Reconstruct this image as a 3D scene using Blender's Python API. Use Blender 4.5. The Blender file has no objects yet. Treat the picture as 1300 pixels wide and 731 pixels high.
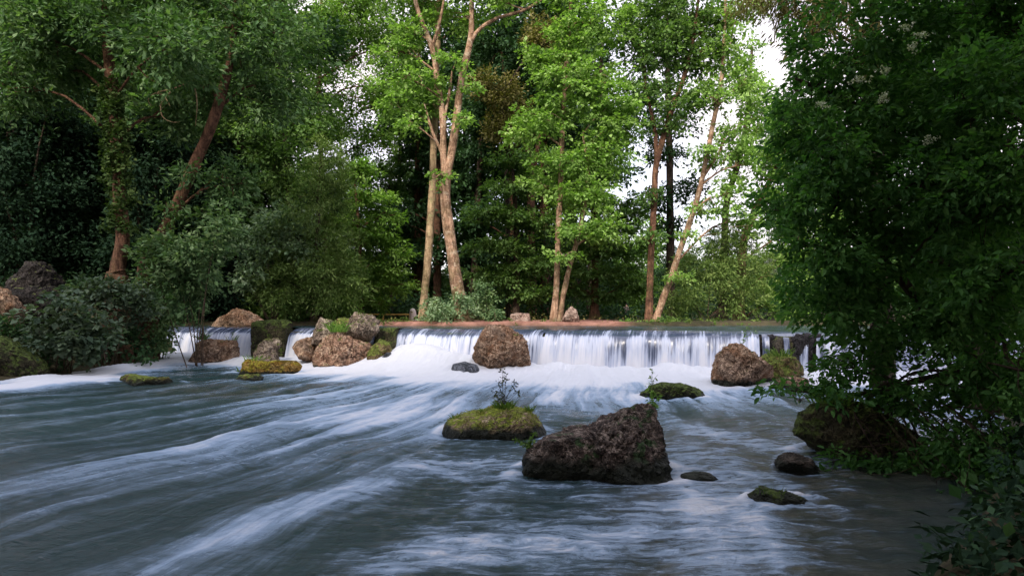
import bpy, bmesh, math, random
import numpy as np
from mathutils import Vector

random.seed(7)
scene = bpy.context.scene
COL = scene.collection

# ------------------------------------------------------------------ camera, sky, sun, exposure
CAM_Z = 1.8
FX = 867.0          # focal length in photo pixels (1300 wide), 24 mm on 36 mm
HOR = 395.0         # horizon row
cam_d = bpy.data.cameras.new("camera")
cam_d.sensor_width = 36.0
cam_d.lens = 24.0
cam_d.shift_y = (HOR - 365.5) / 1300.0
cam_d.clip_start = 0.05
cam_d.clip_end = 3000
cam = bpy.data.objects.new("camera", cam_d)
cam.location = (0, 0, CAM_Z)
cam.rotation_euler = (math.radians(90), 0, 0)
COL.objects.link(cam)
scene.camera = cam

SUN = Vector((-0.24, -0.70, 0.67)).normalized()
world = bpy.data.worlds.new("World")
scene.world = world
world.use_nodes = True
nt = world.node_tree
nt.nodes.clear()
w_out = nt.nodes.new("ShaderNodeOutputWorld")
w_bg = nt.nodes.new("ShaderNodeBackground")
w_bg.inputs["Strength"].default_value = 0.15
sky = nt.nodes.new("ShaderNodeTexSky")
sky.sky_type = 'NISHITA'
sky.sun_disc = False
sky.sun_elevation = math.asin(SUN.z)
sky.sun_rotation = math.atan2(SUN.x, SUN.y)
sky.dust_density = 2.0
w_tc = nt.nodes.new("ShaderNodeTexCoord")
w_no = nt.nodes.new("ShaderNodeTexNoise")
w_no.inputs["Scale"].default_value = 2.2
w_no.inputs["Detail"].default_value = 5
w_mr = nt.nodes.new("ShaderNodeMapRange")
w_mr.inputs["From Min"].default_value = 0.35
w_mr.inputs["From Max"].default_value = 0.6
w_mr.inputs["To Min"].default_value = 0.62
w_mr.inputs["To Max"].default_value = 0.95
w_mx = nt.nodes.new("ShaderNodeMix")
w_mx.data_type = 'RGBA'
w_cl = nt.nodes.new("ShaderNodeValToRGB")               # overcast: brighter overhead than at the horizon
w_ce = w_cl.color_ramp.elements
w_ce[0].position, w_ce[0].color = 0.0, (2.95, 2.55, 2.62, 1)
w_ce[1].position, w_ce[1].color = 0.9, (9.2, 8.9, 9.6, 1)
w_c2 = w_ce.new(0.42)
w_c2.color = (3.3, 2.95, 3.05, 1)
nt.links.new(w_tc.outputs["Generated"], w_no.inputs["Vector"])
nt.links.new(w_no.outputs["Fac"], w_mr.inputs["Value"])
w_sx = nt.nodes.new("ShaderNodeSeparateXYZ")
nt.links.new(w_tc.outputs["Generated"], w_sx.inputs[0])
w_el = nt.nodes.new("ShaderNodeMapRange")
w_el.inputs["From Min"].default_value = 0.35
w_el.inputs["From Max"].default_value = 0.8
w_el.inputs["To Min"].default_value = 1.0
w_el.inputs["To Max"].default_value = 0.55
nt.links.new(w_sx.outputs["Z"], w_el.inputs["Value"])
w_mu = nt.nodes.new("ShaderNodeMath")
w_mu.operation = 'MULTIPLY'
nt.links.new(w_mr.outputs["Result"], w_mu.inputs[0])
nt.links.new(w_el.outputs["Result"], w_mu.inputs[1])
nt.links.new(w_mu.outputs[0], w_mx.inputs["Factor"])
nt.links.new(w_sx.outputs["Z"], w_cl.inputs["Fac"])
nt.links.new(w_cl.outputs["Color"], w_mx.inputs["B"])
nt.links.new(sky.outputs["Color"], w_mx.inputs["A"])
nt.links.new(w_mx.outputs["Result"], w_bg.inputs["Color"])
nt.links.new(w_bg.outputs["Background"], w_out.inputs["Surface"])

sun_d = bpy.data.lights.new("sun", 'SUN')
sun_d.energy = 2.3
sun_d.angle = math.radians(16)
sun_d.color = (1.0, 0.90, 0.76)
sun = bpy.data.objects.new("sun", sun_d)
sun.rotation_euler = SUN.to_track_quat('Z', 'Y').to_euler()
sun.location = SUN * 60
COL.objects.link(sun)

vs = scene.view_settings
vs.view_transform = 'Standard'
vs.look = 'None'
vs.gamma = 1.0
vs.use_curve_mapping = False
vs.exposure = 1.78
scene.cycles.max_bounces = 6
scene.cycles.diffuse_bounces = 3
scene.cycles.glossy_bounces = 2
scene.cycles.transmission_bounces = 3
scene.cycles.use_denoising = True

# ------------------------------------------------------------------ helpers
def P(px, py, Y):
    return np.array([(px - 650.0) / FX * Y, Y, CAM_Z + (HOR - py) / FX * Y])

def nrm(a):
    return a / np.maximum(np.linalg.norm(a, axis=-1, keepdims=True), 1e-9)

def _hash(ix, iy, iz, seed):
    h = (ix.astype(np.uint32) * np.uint32(374761393) + iy.astype(np.uint32) * np.uint32(668265263)
         + iz.astype(np.uint32) * np.uint32(2147483647) + np.uint32((seed * 974711 + 12345) & 0xffffffff))
    h = (h ^ (h >> np.uint32(13))) * np.uint32(1274126177)
    h = h ^ (h >> np.uint32(16))
    h = h * np.uint32(2246822519)
    h = h ^ (h >> np.uint32(15))
    return h.astype(np.float64) / 4294967295.0

def vnoise(p, seed=0):
    """value noise 0..1 on (N,3)"""
    with np.errstate(over='ignore'):
        i = np.floor(p).astype(np.int64)
        f = p - i
        f = f * f * f * (f * (f * 6 - 15) + 10)
        x, y, z = i[:, 0], i[:, 1], i[:, 2]
        r = 0
        for dx in (0, 1):
            wx = f[:, 0] if dx else 1 - f[:, 0]
            for dy in (0, 1):
                wy = f[:, 1] if dy else 1 - f[:, 1]
                for dz in (0, 1):
                    wz = f[:, 2] if dz else 1 - f[:, 2]
                    r = r + wx * wy * wz * _hash(x + dx, y + dy, z + dz, seed)
    return r

def fbm(p, octv=4, seed=0, gain=0.5, lac=2.03):
    a, s, t = 1.0, 0.0, 0.0
    q = p.copy()
    for o in range(octv):
        s = s + a * vnoise(q, seed + o * 17)
        t += a
        a *= gain
        q = q * lac + 3.7
    return s / t

def xyz(x, y, z=0.0):
    x = np.asarray(x, float)
    return np.stack([x, np.broadcast_to(y, x.shape).astype(float), np.broadcast_to(z, x.shape).astype(float)], 1)

def sstep(a, b, x):
    t = np.clip((x - a) / (b - a), 0, 1)
    return t * t * (3 - 2 * t)

def np_mesh(name, V, F, mats, smooth=True, attrs=None, fattrs=None, midx=None):
    """V (N,3); F (M,k) one polygon size"""
    me = bpy.data.meshes.new(name)
    V = np.asarray(V, np.float32)
    F = np.asarray(F, np.int32)
    me.vertices.add(len(V))
    me.vertices.foreach_set("co", V.ravel())
    k = F.shape[1]
    me.loops.add(F.size)
    me.loops.foreach_set("vertex_index", F.ravel())
    me.polygons.add(len(F))
    me.polygons.foreach_set("loop_start", np.arange(0, F.size, k, dtype=np.int32))
    if midx is not None:
        me.polygons.foreach_set("material_index", np.asarray(midx, np.int32))
    me.update(calc_edges=True)
    me.polygons.foreach_set("use_smooth", np.full(len(F), smooth, dtype=bool))
    for dom, dd in (('POINT', attrs), ('FACE', fattrs)):
        for an, av in (dd or {}).items():
            at = me.attributes.new(an, 'FLOAT', dom)
            at.data.foreach_set("value", np.asarray(av, np.float32))
    for m in (mats if isinstance(mats, (list, tuple)) else [mats]):
        me.materials.append(m)
    me.update()
    return me

def link(name, me, parent=None, loc=None):
    o = bpy.data.objects.new(name, me)
    COL.objects.link(o)
    if parent is not None:
        o.parent = parent
    if loc is not None:
        o.location = loc
    return o

def tag(o, label, cat, group=None):
    o["label"] = label
    o["category"] = cat
    if group:
        o["group"] = group
    return o

def thing(name, label, cat, loc, group=None):
    o = bpy.data.objects.new(name, None)
    COL.objects.link(o)
    o.location = loc
    o.empty_display_size = 0.2
    return tag(o, label, cat, group)

def structure(o):
    o["kind"] = "structure"
    return o

def grid_faces(nr, nc):
    i = np.arange((nr - 1) * nc).reshape(nr - 1, nc)[:, :-1].ravel()
    return np.stack([i, i + 1, i + nc + 1, i + nc], 1)

class Tubes:
    def __init__(self):
        self.V, self.F, self.n = [], [], 0

    def add(self, pts, rad, sides=7, res=None, wob=0.0, seed=0):
        pts = np.asarray(pts, float)
        rad = np.asarray(rad, float)
        if res:
            pts, rad = resample(pts, rad, res)
        m = len(pts)
        T = nrm(np.gradient(pts, axis=0))
        ref = np.array([0.0, 1.0, 0.0]) if abs(T[:, 1]).max() < 0.9 else np.array([1.0, 0.0, 0.0])
        A = nrm(np.cross(T, ref))
        B = np.cross(T, A)
        ang = np.arange(sides) * 2 * math.pi / sides
        r = rad[:, None] * np.ones(sides)[None]
        V = pts[:, None] + r[..., None] * (A[:, None] * np.cos(ang)[None, :, None] + B[:, None] * np.sin(ang)[None, :, None])
        if wob:
            q = V.reshape(-1, 3)
            n1 = fbm(q * np.array([6, 6, 1.6]) / max(rad.max() * 6, .3), 3, seed) - 0.5
            V = V + (V - pts[:, None]) * (n1.reshape(m, sides, 1) * wob)
        base = self.n
        self.V.append(V.reshape(-1, 3))
        i = (np.arange(m - 1) * sides)[:, None] + np.arange(sides)[None]
        j = (np.arange(m - 1) * sides)[:, None] + (np.arange(sides)[None] + 1) % sides
        self.F.append((np.stack([i, j, j + sides, i + sides], -1).reshape(-1, 4)) + base)
        self.n += m * sides
        # cap the tip
        self.V.append(pts[-1:] + T[-1:] * rad[-1])
        e = base + (m - 1) * sides
        ii = np.arange(0, sides - 1)
        self.F.append(np.stack([e + ii, e + (ii + 1) % sides, np.full_like(ii, self.n), np.full_like(ii, self.n)], 1)[:0])
        tri = np.stack([e + np.arange(sides), e + (np.arange(sides) + 1) % sides, np.full(sides, self.n)], 1)
        self.tri = getattr(self, 'tri', [])
        self.tri.append(tri)
        self.n += 1

    def mesh(self, name, mat):
        V = np.concatenate(self.V)
        F = np.concatenate(self.F)
        tri = np.concatenate(self.tri)
        me = bpy.data.meshes.new(name)
        me.vertices.add(len(V))
        me.vertices.foreach_set("co", V.astype(np.float32).ravel())
        me.loops.add(F.size + tri.size)
        me.loops.foreach_set("vertex_index", np.concatenate([F.ravel(), tri.ravel()]).astype(np.int32))
        me.polygons.add(len(F) + len(tri))
        me.polygons.foreach_set("loop_start", np.concatenate([np.arange(len(F)) * 4, F.size + np.arange(len(tri)) * 3]).astype(np.int32))
        me.update(calc_edges=True)
        me.polygons.foreach_set("use_smooth", np.full(len(me.polygons), True, dtype=bool))
        me.materials.append(mat)
        me.update()
        return me

def resample(pts, rad, n):
    m = len(pts)
    if m < 3:
        t = np.linspace(0, 1, n)[:, None]
        return pts[0] * (1 - t) + pts[-1] * t, np.interp(t[:, 0], np.linspace(0, 1, m), rad)
    ext = np.concatenate([[2 * pts[0] - pts[1]], pts, [2 * pts[-1] - pts[-2]]])
    u = np.linspace(0, m - 1 - 1e-6, n)
    i = u.astype(int)
    t = (u - i)[:, None]
    p0, p1, p2, p3 = ext[i], ext[i + 1], ext[i + 2], ext[i + 3]
    q = 0.5 * ((2 * p1) + (-p0 + p2) * t + (2 * p0 - 5 * p1 + 4 * p2 - p3) * t * t + (-p0 + 3 * p1 - 3 * p2 + p3) * t ** 3)
    return q, np.interp(u, np.arange(m), rad)

# ------------------------------------------------------------------ materials
class N:
    """tiny node graph helper"""
    def __init__(self, name):
        self.m = bpy.data.materials.new(name)
        self.m.use_nodes = True
        self.t = self.m.node_tree
        self.t.nodes.clear()
        self.out = self.t.nodes.new("ShaderNodeOutputMaterial")

    def n(self, typ, props=None, **inp):
        nd = self.t.nodes.new(typ)
        for k, v in (props or {}).items():
            setattr(nd, k, v)
        for k, v in inp.items():
            self.set(nd.inputs[k.replace("_", " ")], v)
        return nd

    def set(self, sock, v):
        if isinstance(v, bpy.types.NodeSocket):
            self.t.links.new(v, sock)
        elif isinstance(v, (tuple, list)) and len(v) == 3 and sock.type == 'RGBA':
            sock.default_value = (*v, 1)
        else:
            sock.default_value = v

    def attr(self, name):
        nd = self.n("ShaderNodeAttribute", {"attribute_name": name})
        return nd.outputs["Fac"]

    def math(self, op, a, b=0.0, clamp=False):
        nd = self.n("ShaderNodeMath", {"operation": op, "use_clamp": clamp})
        self.set(nd.inputs[0], a)
        self.set(nd.inputs[1], b)
        return nd.outputs[0]

    def mix(self, f, a, b):
        nd = self.n("ShaderNodeMix", {"data_type": 'RGBA'})
        self.set(nd.inputs["Factor"], f)
        self.set(nd.inputs["A"], a)
        self.set(nd.inputs["B"], b)
        return nd.outputs["Result"]

    def rng(self, v, a, b, c=0.0, d=1.0, smooth=True):
        nd = self.n("ShaderNodeMapRange", {"interpolation_type": 'SMOOTHSTEP' if smooth else 'LINEAR'})
        self.set(nd.inputs["Value"], v)
        for k, x in zip(("From Min", "From Max", "To Min", "To Max"), (a, b, c, d)):
            self.set(nd.inputs[k], x)
        return nd.outputs["Result"]

    def noise(self, vec, scale, detail=4, rough=0.55, dist=0.0):
        nd = self.n("ShaderNodeTexNoise", Scale=scale, Detail=detail, Roughness=rough, Distortion=dist)
        if vec is not None:
            self.set(nd.inputs["Vector"], vec)
        return nd.outputs["Fac"]

    def mapping(self, vec, scale):
        nd = self.n("ShaderNodeMapping")
        self.set(nd.inputs["Vector"], vec)
        nd.inputs["Scale"].default_value = scale
        return nd.outputs[0]

    def obj(self):
        return self.n("ShaderNodeTexCoord").outputs["Object"]

    def pos(self):
        return self.n("ShaderNodeNewGeometry").outputs["Position"]

    def bump(self, h, strength, dist=0.05, normal=None):
        nd = self.n("ShaderNodeBump", Strength=strength, Distance=dist)
        self.set(nd.inputs["Height"], h)
        if normal is not None:
            self.set(nd.inputs["Normal"], normal)
        return nd.outputs[0]

    def bsdf(self, color, rough=0.8, spec=0.3, normal=None, **kw):
        nd = self.n("ShaderNodeBsdfPrincipled")
        self.set(nd.inputs["Base Color"], color)
        self.set(nd.inputs["Roughness"], rough)
        self.set(nd.inputs["Specular IOR Level"], spec)
        if normal is not None:
            self.set(nd.inputs["Normal"], normal)
        for k, v in kw.items():
            self.set(nd.inputs[k.replace("_", " ")], v)
        return nd.outputs[0]

    def done(self, sh):
        self.t.links.new(sh, self.out.inputs["Surface"])
        return self.m

def leaf_mat(name, dark, mid, light, transl=0.35, rough=0.6, spec=0.12):
    g = N(name)
    t = g.attr("tint")
    ramp = g.n("ShaderNodeValToRGB")
    e = ramp.color_ramp.elements
    e[0].position, e[0].color = 0.1, (*dark, 1)
    e[1].position, e[1].color = 0.95, (*light, 1)
    m = e.new(0.5)
    m.color = (*mid, 1)
    g.set(ramp.inputs["Fac"], t)
    c = ramp.outputs["Color"]
    b = g.bsdf(c, rough, spec)
    tr = g.n("ShaderNodeBsdfTranslucent")
    tc = g.n("ShaderNodeMix", {"data_type": 'RGBA', "blend_type": 'MULTIPLY'})
    tc.inputs["Factor"].default_value = 1
    g.set(tc.inputs["A"], c)
    tc.inputs["B"].default_value = (1.25, 1.5, 0.55, 1)
    g.set(tr.inputs["Color"], tc.outputs["Result"])
    ms = g.n("ShaderNodeMixShader")
    ms.inputs[0].default_value = transl
    g.t.links.new(b, ms.inputs[1])
    g.t.links.new(tr.outputs[0], ms.inputs[2])
    return g.done(ms.outputs[0])

def bark_mat(name, c1, c2, scale=1.0, lichen=None, moss=0.25):
    g = N(name)
    o = g.obj()
    v = g.mapping(o, (11 * scale, 11 * scale, 2.4 * scale))
    a = g.noise(v, 1.0, 7, 0.7, 0.8)
    b = g.noise(o, 2.4 * scale, 5, .65, .4)
    d = g.noise(g.mapping(o, (5 * scale, 5 * scale, 16 * scale)), 1.0, 5, .7, .5)
    c = g.mix(g.rng(a, 0.38, 0.62), c1, c2)
    c = g.mix(g.rng(b, 0.46, 0.60, 0, 0.7), c, tuple(x * 0.42 for x in c1))
    c = g.mix(g.rng(d, 0.57, 0.66, 0, 0.75), c, tuple(x * 0.35 for x in c1))
    c = g.mix(g.rng(a, 0.30, 0.40, .8, 0), c, tuple(x * 0.25 for x in c1))
    if lichen:
        l = g.noise(o, 4.0, 6, .7)
        c = g.mix(g.rng(l, 0.54, 0.62, 0, 0.7), c, lichen)
    m = g.noise(o, 1.6, 5, .7)
    sp = g.n("ShaderNodeSeparateXYZ")
    g.set(sp.inputs[0], o)
    mk = g.math('MULTIPLY', g.rng(m, 0.46, 0.60), g.rng(sp.outputs["Z"], 0.2, 5.0, 1.0, .35))
    c = g.mix(g.math('MULTIPLY', mk, moss * 2), c, (0.055, 0.062, 0.020))
    nb = g.bump(g.math('ADD', a, g.math('MULTIPLY', d, .5)), 1.0, 0.09)
    return g.done(g.bsdf(c, 0.95, 0.08, nb))

def rock_mat(name, c1, c2, c3, moss=(0.085, 0.105, 0.022), moss_amt=0.0, wet=0.12, pit=1.0, wetcol=(0.016, 0.018, 0.012), scale=1.0, side_moss=0.0):
    g = N(name)
    p = g.pos()
    geo = g.n("ShaderNodeNewGeometry")
    big = g.noise(p, 1.9 * scale, 5, 0.6, 0.4)
    med = g.noise(p, 7.0 * scale, 6, 0.7)
    fine = g.noise(p, 34 * scale, 5, 0.75)
    c = g.mix(g.rng(big, 0.36, 0.64), c1, c2)
    c = g.mix(g.rng(med, 0.48, 0.72), c, c3)
    blot = g.noise(p, 4.2 * scale, 6, 0.72, 0.3)
    c = g.mix(g.rng(blot, 0.50, 0.60, 0, .75), c, tuple(min(1, x * 1.15) for x in c3))
    c = g.mix(g.rng(blot, 0.36, 0.47, .8, 0), c, tuple(x * 0.35 for x in c1))
    c = g.mix(g.rng(fine, 0.42, 0.58, 0.75, 0.0), c, tuple(x * 0.25 for x in c1))
    vor = g.n("ShaderNodeTexVoronoi", {"feature": 'F1'}, Scale=11 * scale, Randomness=1.0)
    wv = g.n("ShaderNodeVectorMath", {"operation": 'ADD'})
    g.set(wv.inputs[0], p)
    nz = g.n("ShaderNodeTexNoise", Scale=5.0 * scale, Detail=4)
    g.set(nz.inputs["Vector"], p)
    sc = g.n("ShaderNodeVectorMath", {"operation": 'SCALE'})
    sc.inputs["Scale"].default_value = 0.25 / scale
    g.set(sc.inputs[0], nz.outputs["Color"])
    g.set(wv.inputs[1], sc.outputs[0])
    g.set(vor.inputs["Vector"], wv.outputs[0])
    pits = g.rng(vor.outputs["Distance"], 0.05, 0.42)
    c = g.mix(g.math('MULTIPLY', g.math('SUBTRACT', 1.0, pits), 0.55 * pit), c, tuple(x * 0.22 for x in c1))
    if moss_amt > 0 or side_moss > 0:
        sep = g.n("ShaderNodeSeparateXYZ")
        g.set(sep.inputs[0], geo.outputs["Normal"])
        mn = g.noise(p, 3.1 * scale, 5, 0.65)
        k = g.math('ADD', g.math('MULTIPLY', sep.outputs["Z"], 0.30), g.math('ADD', mn, g.math('MULTIPLY', g.math('SUBTRACT', g.noise(p, 9.0 * scale, 4, .7), .5), .55)))
        mf = g.rng(k, 0.93 - moss_amt * 0.55, 1.05 - moss_amt * 0.55)
        if side_moss > 0:
            k2 = g.rng(g.noise(p, 2.3 * scale, 4, 0.6), 0.66 - side_moss * .2, 0.74 - side_moss * .2)
            mf = g.math('MAXIMUM', mf, k2)
        mc = g.mix(g.rng(g.noise(p, 16 * scale, 4, 0.7), 0.35, 0.65), tuple(x * 0.45 for x in moss), tuple(x * 1.5 for x in moss))
        c = g.mix(mf, c, mc)
    ck = g.noise(p, 2.6 * scale, 3, .5, 1.2)
    ca = g.math('ABSOLUTE', g.math('SUBTRACT', ck, .5))
    c = g.mix(g.rng(ca, 0.0, 0.022, .85, 0), c, tuple(x * 0.2 for x in c1))
    # algae line just above the water
    sepz = g.n("ShaderNodeSeparateXYZ")
    g.set(sepz.inputs[0], p)
    zz = g.math('ADD', sepz.outputs["Z"], g.math('MULTIPLY', g.math('SUBTRACT', g.noise(p, 4.5, 4), 0.5), 0.30))
    wf = g.rng(zz, wet * 0.55, wet * 1.5, 1, 0)
    c = g.mix(wf, c, wetcol)
    h = g.math('ADD', g.math('MULTIPLY', med, 0.6), g.math('ADD', g.math('MULTIPLY', fine, 0.3), g.math('ADD', g.math('MULTIPLY', pits, 0.35 * pit), g.rng(ca, 0.0, 0.03, -.35, 0))))
    nb = g.bump(h, 1.0, 0.14 / scale)
    ro = g.rng(wf, 0, 1, 0.85, 0.45)
    return g.done(g.bsdf(c, ro, 0.16, nb))

def plain_mat(name, c, rough=0.6, spec=0.3, var=0.25, scale=8.0):
    g = N(name)
    f = g.noise(g.obj(), scale, 4)
    c2 = g.mix(f, tuple(x * (1 - var) for x in c), tuple(min(1, x * (1 + var)) for x in c))
    return g.done(g.bsdf(c2, rough, spec))

L_ASH = leaf_mat("leaf_ash", (0.028, 0.062, 0.022), (0.060, 0.118, 0.044), (0.145, 0.215, 0.10), 0.34)
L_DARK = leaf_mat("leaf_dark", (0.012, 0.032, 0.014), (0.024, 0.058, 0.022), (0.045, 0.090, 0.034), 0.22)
L_BROAD = leaf_mat("leaf_broad", (0.032, 0.055, 0.034), (0.062, 0.092, 0.060), (0.12, 0.16, 0.10), 0.25)
L_PAINTED_SHADE = leaf_mat("leaf_painted_shade", (0.006, 0.016, 0.009), (0.012, 0.028, 0.015), (0.020, 0.040, 0.020), 0.12, 0.8, 0.05)  # shade among the bank foliage put into a near-black leaf colour
L_MAPLE = leaf_mat("leaf_maple", (0.075, 0.145, 0.030), (0.16, 0.27, 0.065), (0.30, 0.42, 0.15), 0.42)
L_LIME = leaf_mat("leaf_lime", (0.060, 0.12, 0.024), (0.12, 0.22, 0.045), (0.22, 0.33, 0.09), 0.42)
L_YEW = leaf_mat("leaf_yew", (0.048, 0.088, 0.020), (0.098, 0.155, 0.038), (0.19, 0.25, 0.08), 0.25)
L_BEECH = leaf_mat("leaf_beech", (0.040, 0.080, 0.022), (0.080, 0.150, 0.042), (0.17, 0.26, 0.085), 0.38)
L_ELDER = leaf_mat("leaf_elder", (0.065, 0.115, 0.055), (0.15, 0.23, 0.12), (0.32, 0.40, 0.25), 0.3)
L_SHRUB = leaf_mat("leaf_shrub", (0.034, 0.074, 0.028), (0.080, 0.140, 0.060), (0.18, 0.25, 0.12), 0.3)
L_NEAR = leaf_mat("leaf_near", (0.022, 0.066, 0.016), (0.048, 0.125, 0.030), (0.10, 0.20, 0.055), 0.45, 0.6, 0.14)
L_OLIVE = leaf_mat("leaf_olive", (0.065, 0.065, 0.020), (0.11, 0.10, 0.030), (0.17, 0.15, 0.06), 0.3)
L_IVY = leaf_mat("leaf_ivy", (0.022, 0.045, 0.012), (0.042, 0.075, 0.02), (0.08, 0.12, 0.035), 0.2)
L_GRASS = leaf_mat("leaf_grass", (0.035, 0.07, 0.015), (0.075, 0.13, 0.025), (0.13, 0.18, 0.045), 0.3)
L_MOSS = leaf_mat("leaf_moss", (0.12, 0.12, 0.03), (0.17, 0.19, 0.03), (0.42, 0.35, 0.17), 0.15)
L_BLOSSOM = leaf_mat("leaf_blossom", (0.28, 0.31, 0.22), (0.38, 0.41, 0.31), (0.5, 0.5, 0.42), 0.2)
L_STALK = leaf_mat("leaf_stalk", (0.02, 0.03, 0.014), (0.035, 0.045, 0.02), (0.06, 0.07, 0.03), 0.1)
B_WARM = bark_mat("bark_warm", (0.185, 0.108, 0.070), (0.42, 0.275, 0.19), 1.0, (0.40, 0.32, 0.24))
B_BROWN = bark_mat("bark_brown", (0.080, 0.042, 0.030), (0.20, 0.105, 0.068), 1.0)
B_DARK = bark_mat("bark_dark", (0.035, 0.026, 0.022), (0.09, 0.062, 0.048), 1.0)
B_PALE = bark_mat("bark_pale", (0.22, 0.15, 0.09), (0.44, 0.32, 0.20), 0.8, (0.26, 0.25, 0.13))
B_TWIG = bark_mat("bark_twig", (0.05, 0.036, 0.028), (0.12, 0.085, 0.062), 2.0)

# ------------------------------------------------------------------ foliage
def leaf_cloud(name, C, R, OUT, n, L, W, mat, seed=1, flat=0.35, up=1.0, droop=0.25, jit=0.6, detail=False, down=0.25):
    rng = np.random.default_rng(seed)
    C = np.asarray(C, float)
    S = len(C)
    R = np.broadcast_to(np.asarray(R, float), (S,))
    idx = np.repeat(np.arange(S), n)
    M = S * n
    e1 = nrm(OUT * np.array([1, 1, 0.5]) + rng.normal(0, 0.25, (S, 3)))
    e3 = nrm(np.array([0, 0, 1.0]) + rng.normal(0, 0.28, (S, 3)))
    e2 = nrm(np.cross(e3, e1))
    e3 = np.cross(e1, e2)
    r = np.sqrt(rng.random(M))
    an = rng.random(M) * 2 * math.pi
    u, v = r * np.cos(an), r * np.sin(an)
    w = rng.normal(0, 1, M) * flat
    E1, E2, E3, RR = e1[idx], e2[idx], e3[idx], R[idx][:, None]
    pos = C[idx] + RR * (E1 * u[:, None] + E2 * (v * 0.8)[:, None] + E3 * w[:, None])
    pos[:, 2] -= droop * R[idx] * (u * u + v * v) * 0.8
    a = nrm(E1 * (0.6 + 0.6 * u)[:, None] + E2 * v[:, None] + rng.normal(0, 0.5, (M, 3)) + np.array([0, 0, -down]))
    nn = nrm(np.array([0, 0, up]) + rng.normal(0, jit, (M, 3)))
    sd = nrm(np.cross(a, nn))
    nn = np.cross(sd, a)
    l = (L * (0.5 + 1.1 * rng.random(M) ** 1.4))[:, None]
    w_ = l * (W / L) * 0.5
    tint_s = rng.normal(0.5, 0.16, S)[idx]
    tint = np.clip(tint_s + rng.normal(0, 0.15, M), 0, 1)
    b = np.arange(M)
    if not detail:
        V = np.stack([pos, pos + a * l * 0.42 + sd * w_ + nn * w_ * 0.25, pos + a * l, pos + a * l * 0.42 - sd * w_ + nn * w_ * 0.25], 1).reshape(-1, 3)
        F = np.stack([b * 4, b * 4 + 1, b * 4 + 2, b * 4 + 3], 1)
        ft = tint
    else:
        cur = -nn * l * 0.12
        V = np.stack([pos,
                      pos + a * l * 0.30 + sd * w_ * 0.85 + nn * w_ * 0.3,
                      pos + a * l * 0.66 + sd * w_ * 0.75 + nn * w_ * 0.3 + cur * 0.5,
                      pos + a * l + cur,
                      pos + a * l * 0.66 - sd * w_ * 0.75 + nn * w_ * 0.3 + cur * 0.5,
                      pos + a * l * 0.30 - sd * w_ * 0.85 + nn * w_ * 0.3], 1).reshape(-1, 3)
        F = np.concatenate([np.stack([b * 6, b * 6 + 1, b * 6 + 2, b * 6 + 3], 1), np.stack([b * 6, b * 6 + 3, b * 6 + 4, b * 6 + 5], 1)])
        ft = np.concatenate([tint, tint])
    return np_mesh(name, V, F, mat, smooth=False, fattrs={"tint": ft})

def fill(ells, seed, gap=0.42, gapscale=1.1):
    """spray centres inside ellipsoids: each (centre, radii, count); returns centres, outward dirs, ellipsoid index"""
    rng = np.random.default_rng(seed)
    Cs, Os, Ix = [], [], []
    for k, (c, r, cnt) in enumerate(ells):
        c = np.asarray(c, float)
        r = np.asarray(r, float)
        d = nrm(rng.normal(0, 1, (cnt * 3, 3)))
        rad = rng.random(cnt * 3) ** 0.42
        p = c + d * rad[:, None] * r * (0.85 + 0.3 * rng.random((cnt * 3, 1)))
        nz = fbm(p * gapscale / max(0.35, r.mean() * 0.45) + seed * 3.1, 2, seed)
        keep = nz > gap
        p, d = p[keep][:cnt], d[keep][:cnt]
        Cs.append(p)
        Os.append(nrm(d * r + rng.normal(0, .2, p.shape)))
        Ix.append(np.full(len(p), k))
    return np.concatenate(Cs), np.concatenate(Os), np.concatenate(Ix)

def px_ells(lst, Y, base, dens=1.0, depth=None):
    """(px,py,rx,ry[,dY]) in photo pixels at distance Y -> ellipsoids relative to base"""
    out = []
    for e in lst:
        px, py, rx, ry = e[:4]
        dY = e[4] if len(e) > 4 else 0.0
        y = Y + dY
        c = P(px, py, y) - base
        r = np.array([rx, 0, ry]) * y / FX
        r[1] = depth if depth else max(0.6, 0.5 * (r[0] + r[2]) * 0.9)
        area = r[0] * r[2] * math.pi
        out.append((c, r, max(6, int(area * dens))))
    return out

GROUND = None
def ground_z(x, y):
    return float(terrain(np.array([x]), np.array([y]))[0])

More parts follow.
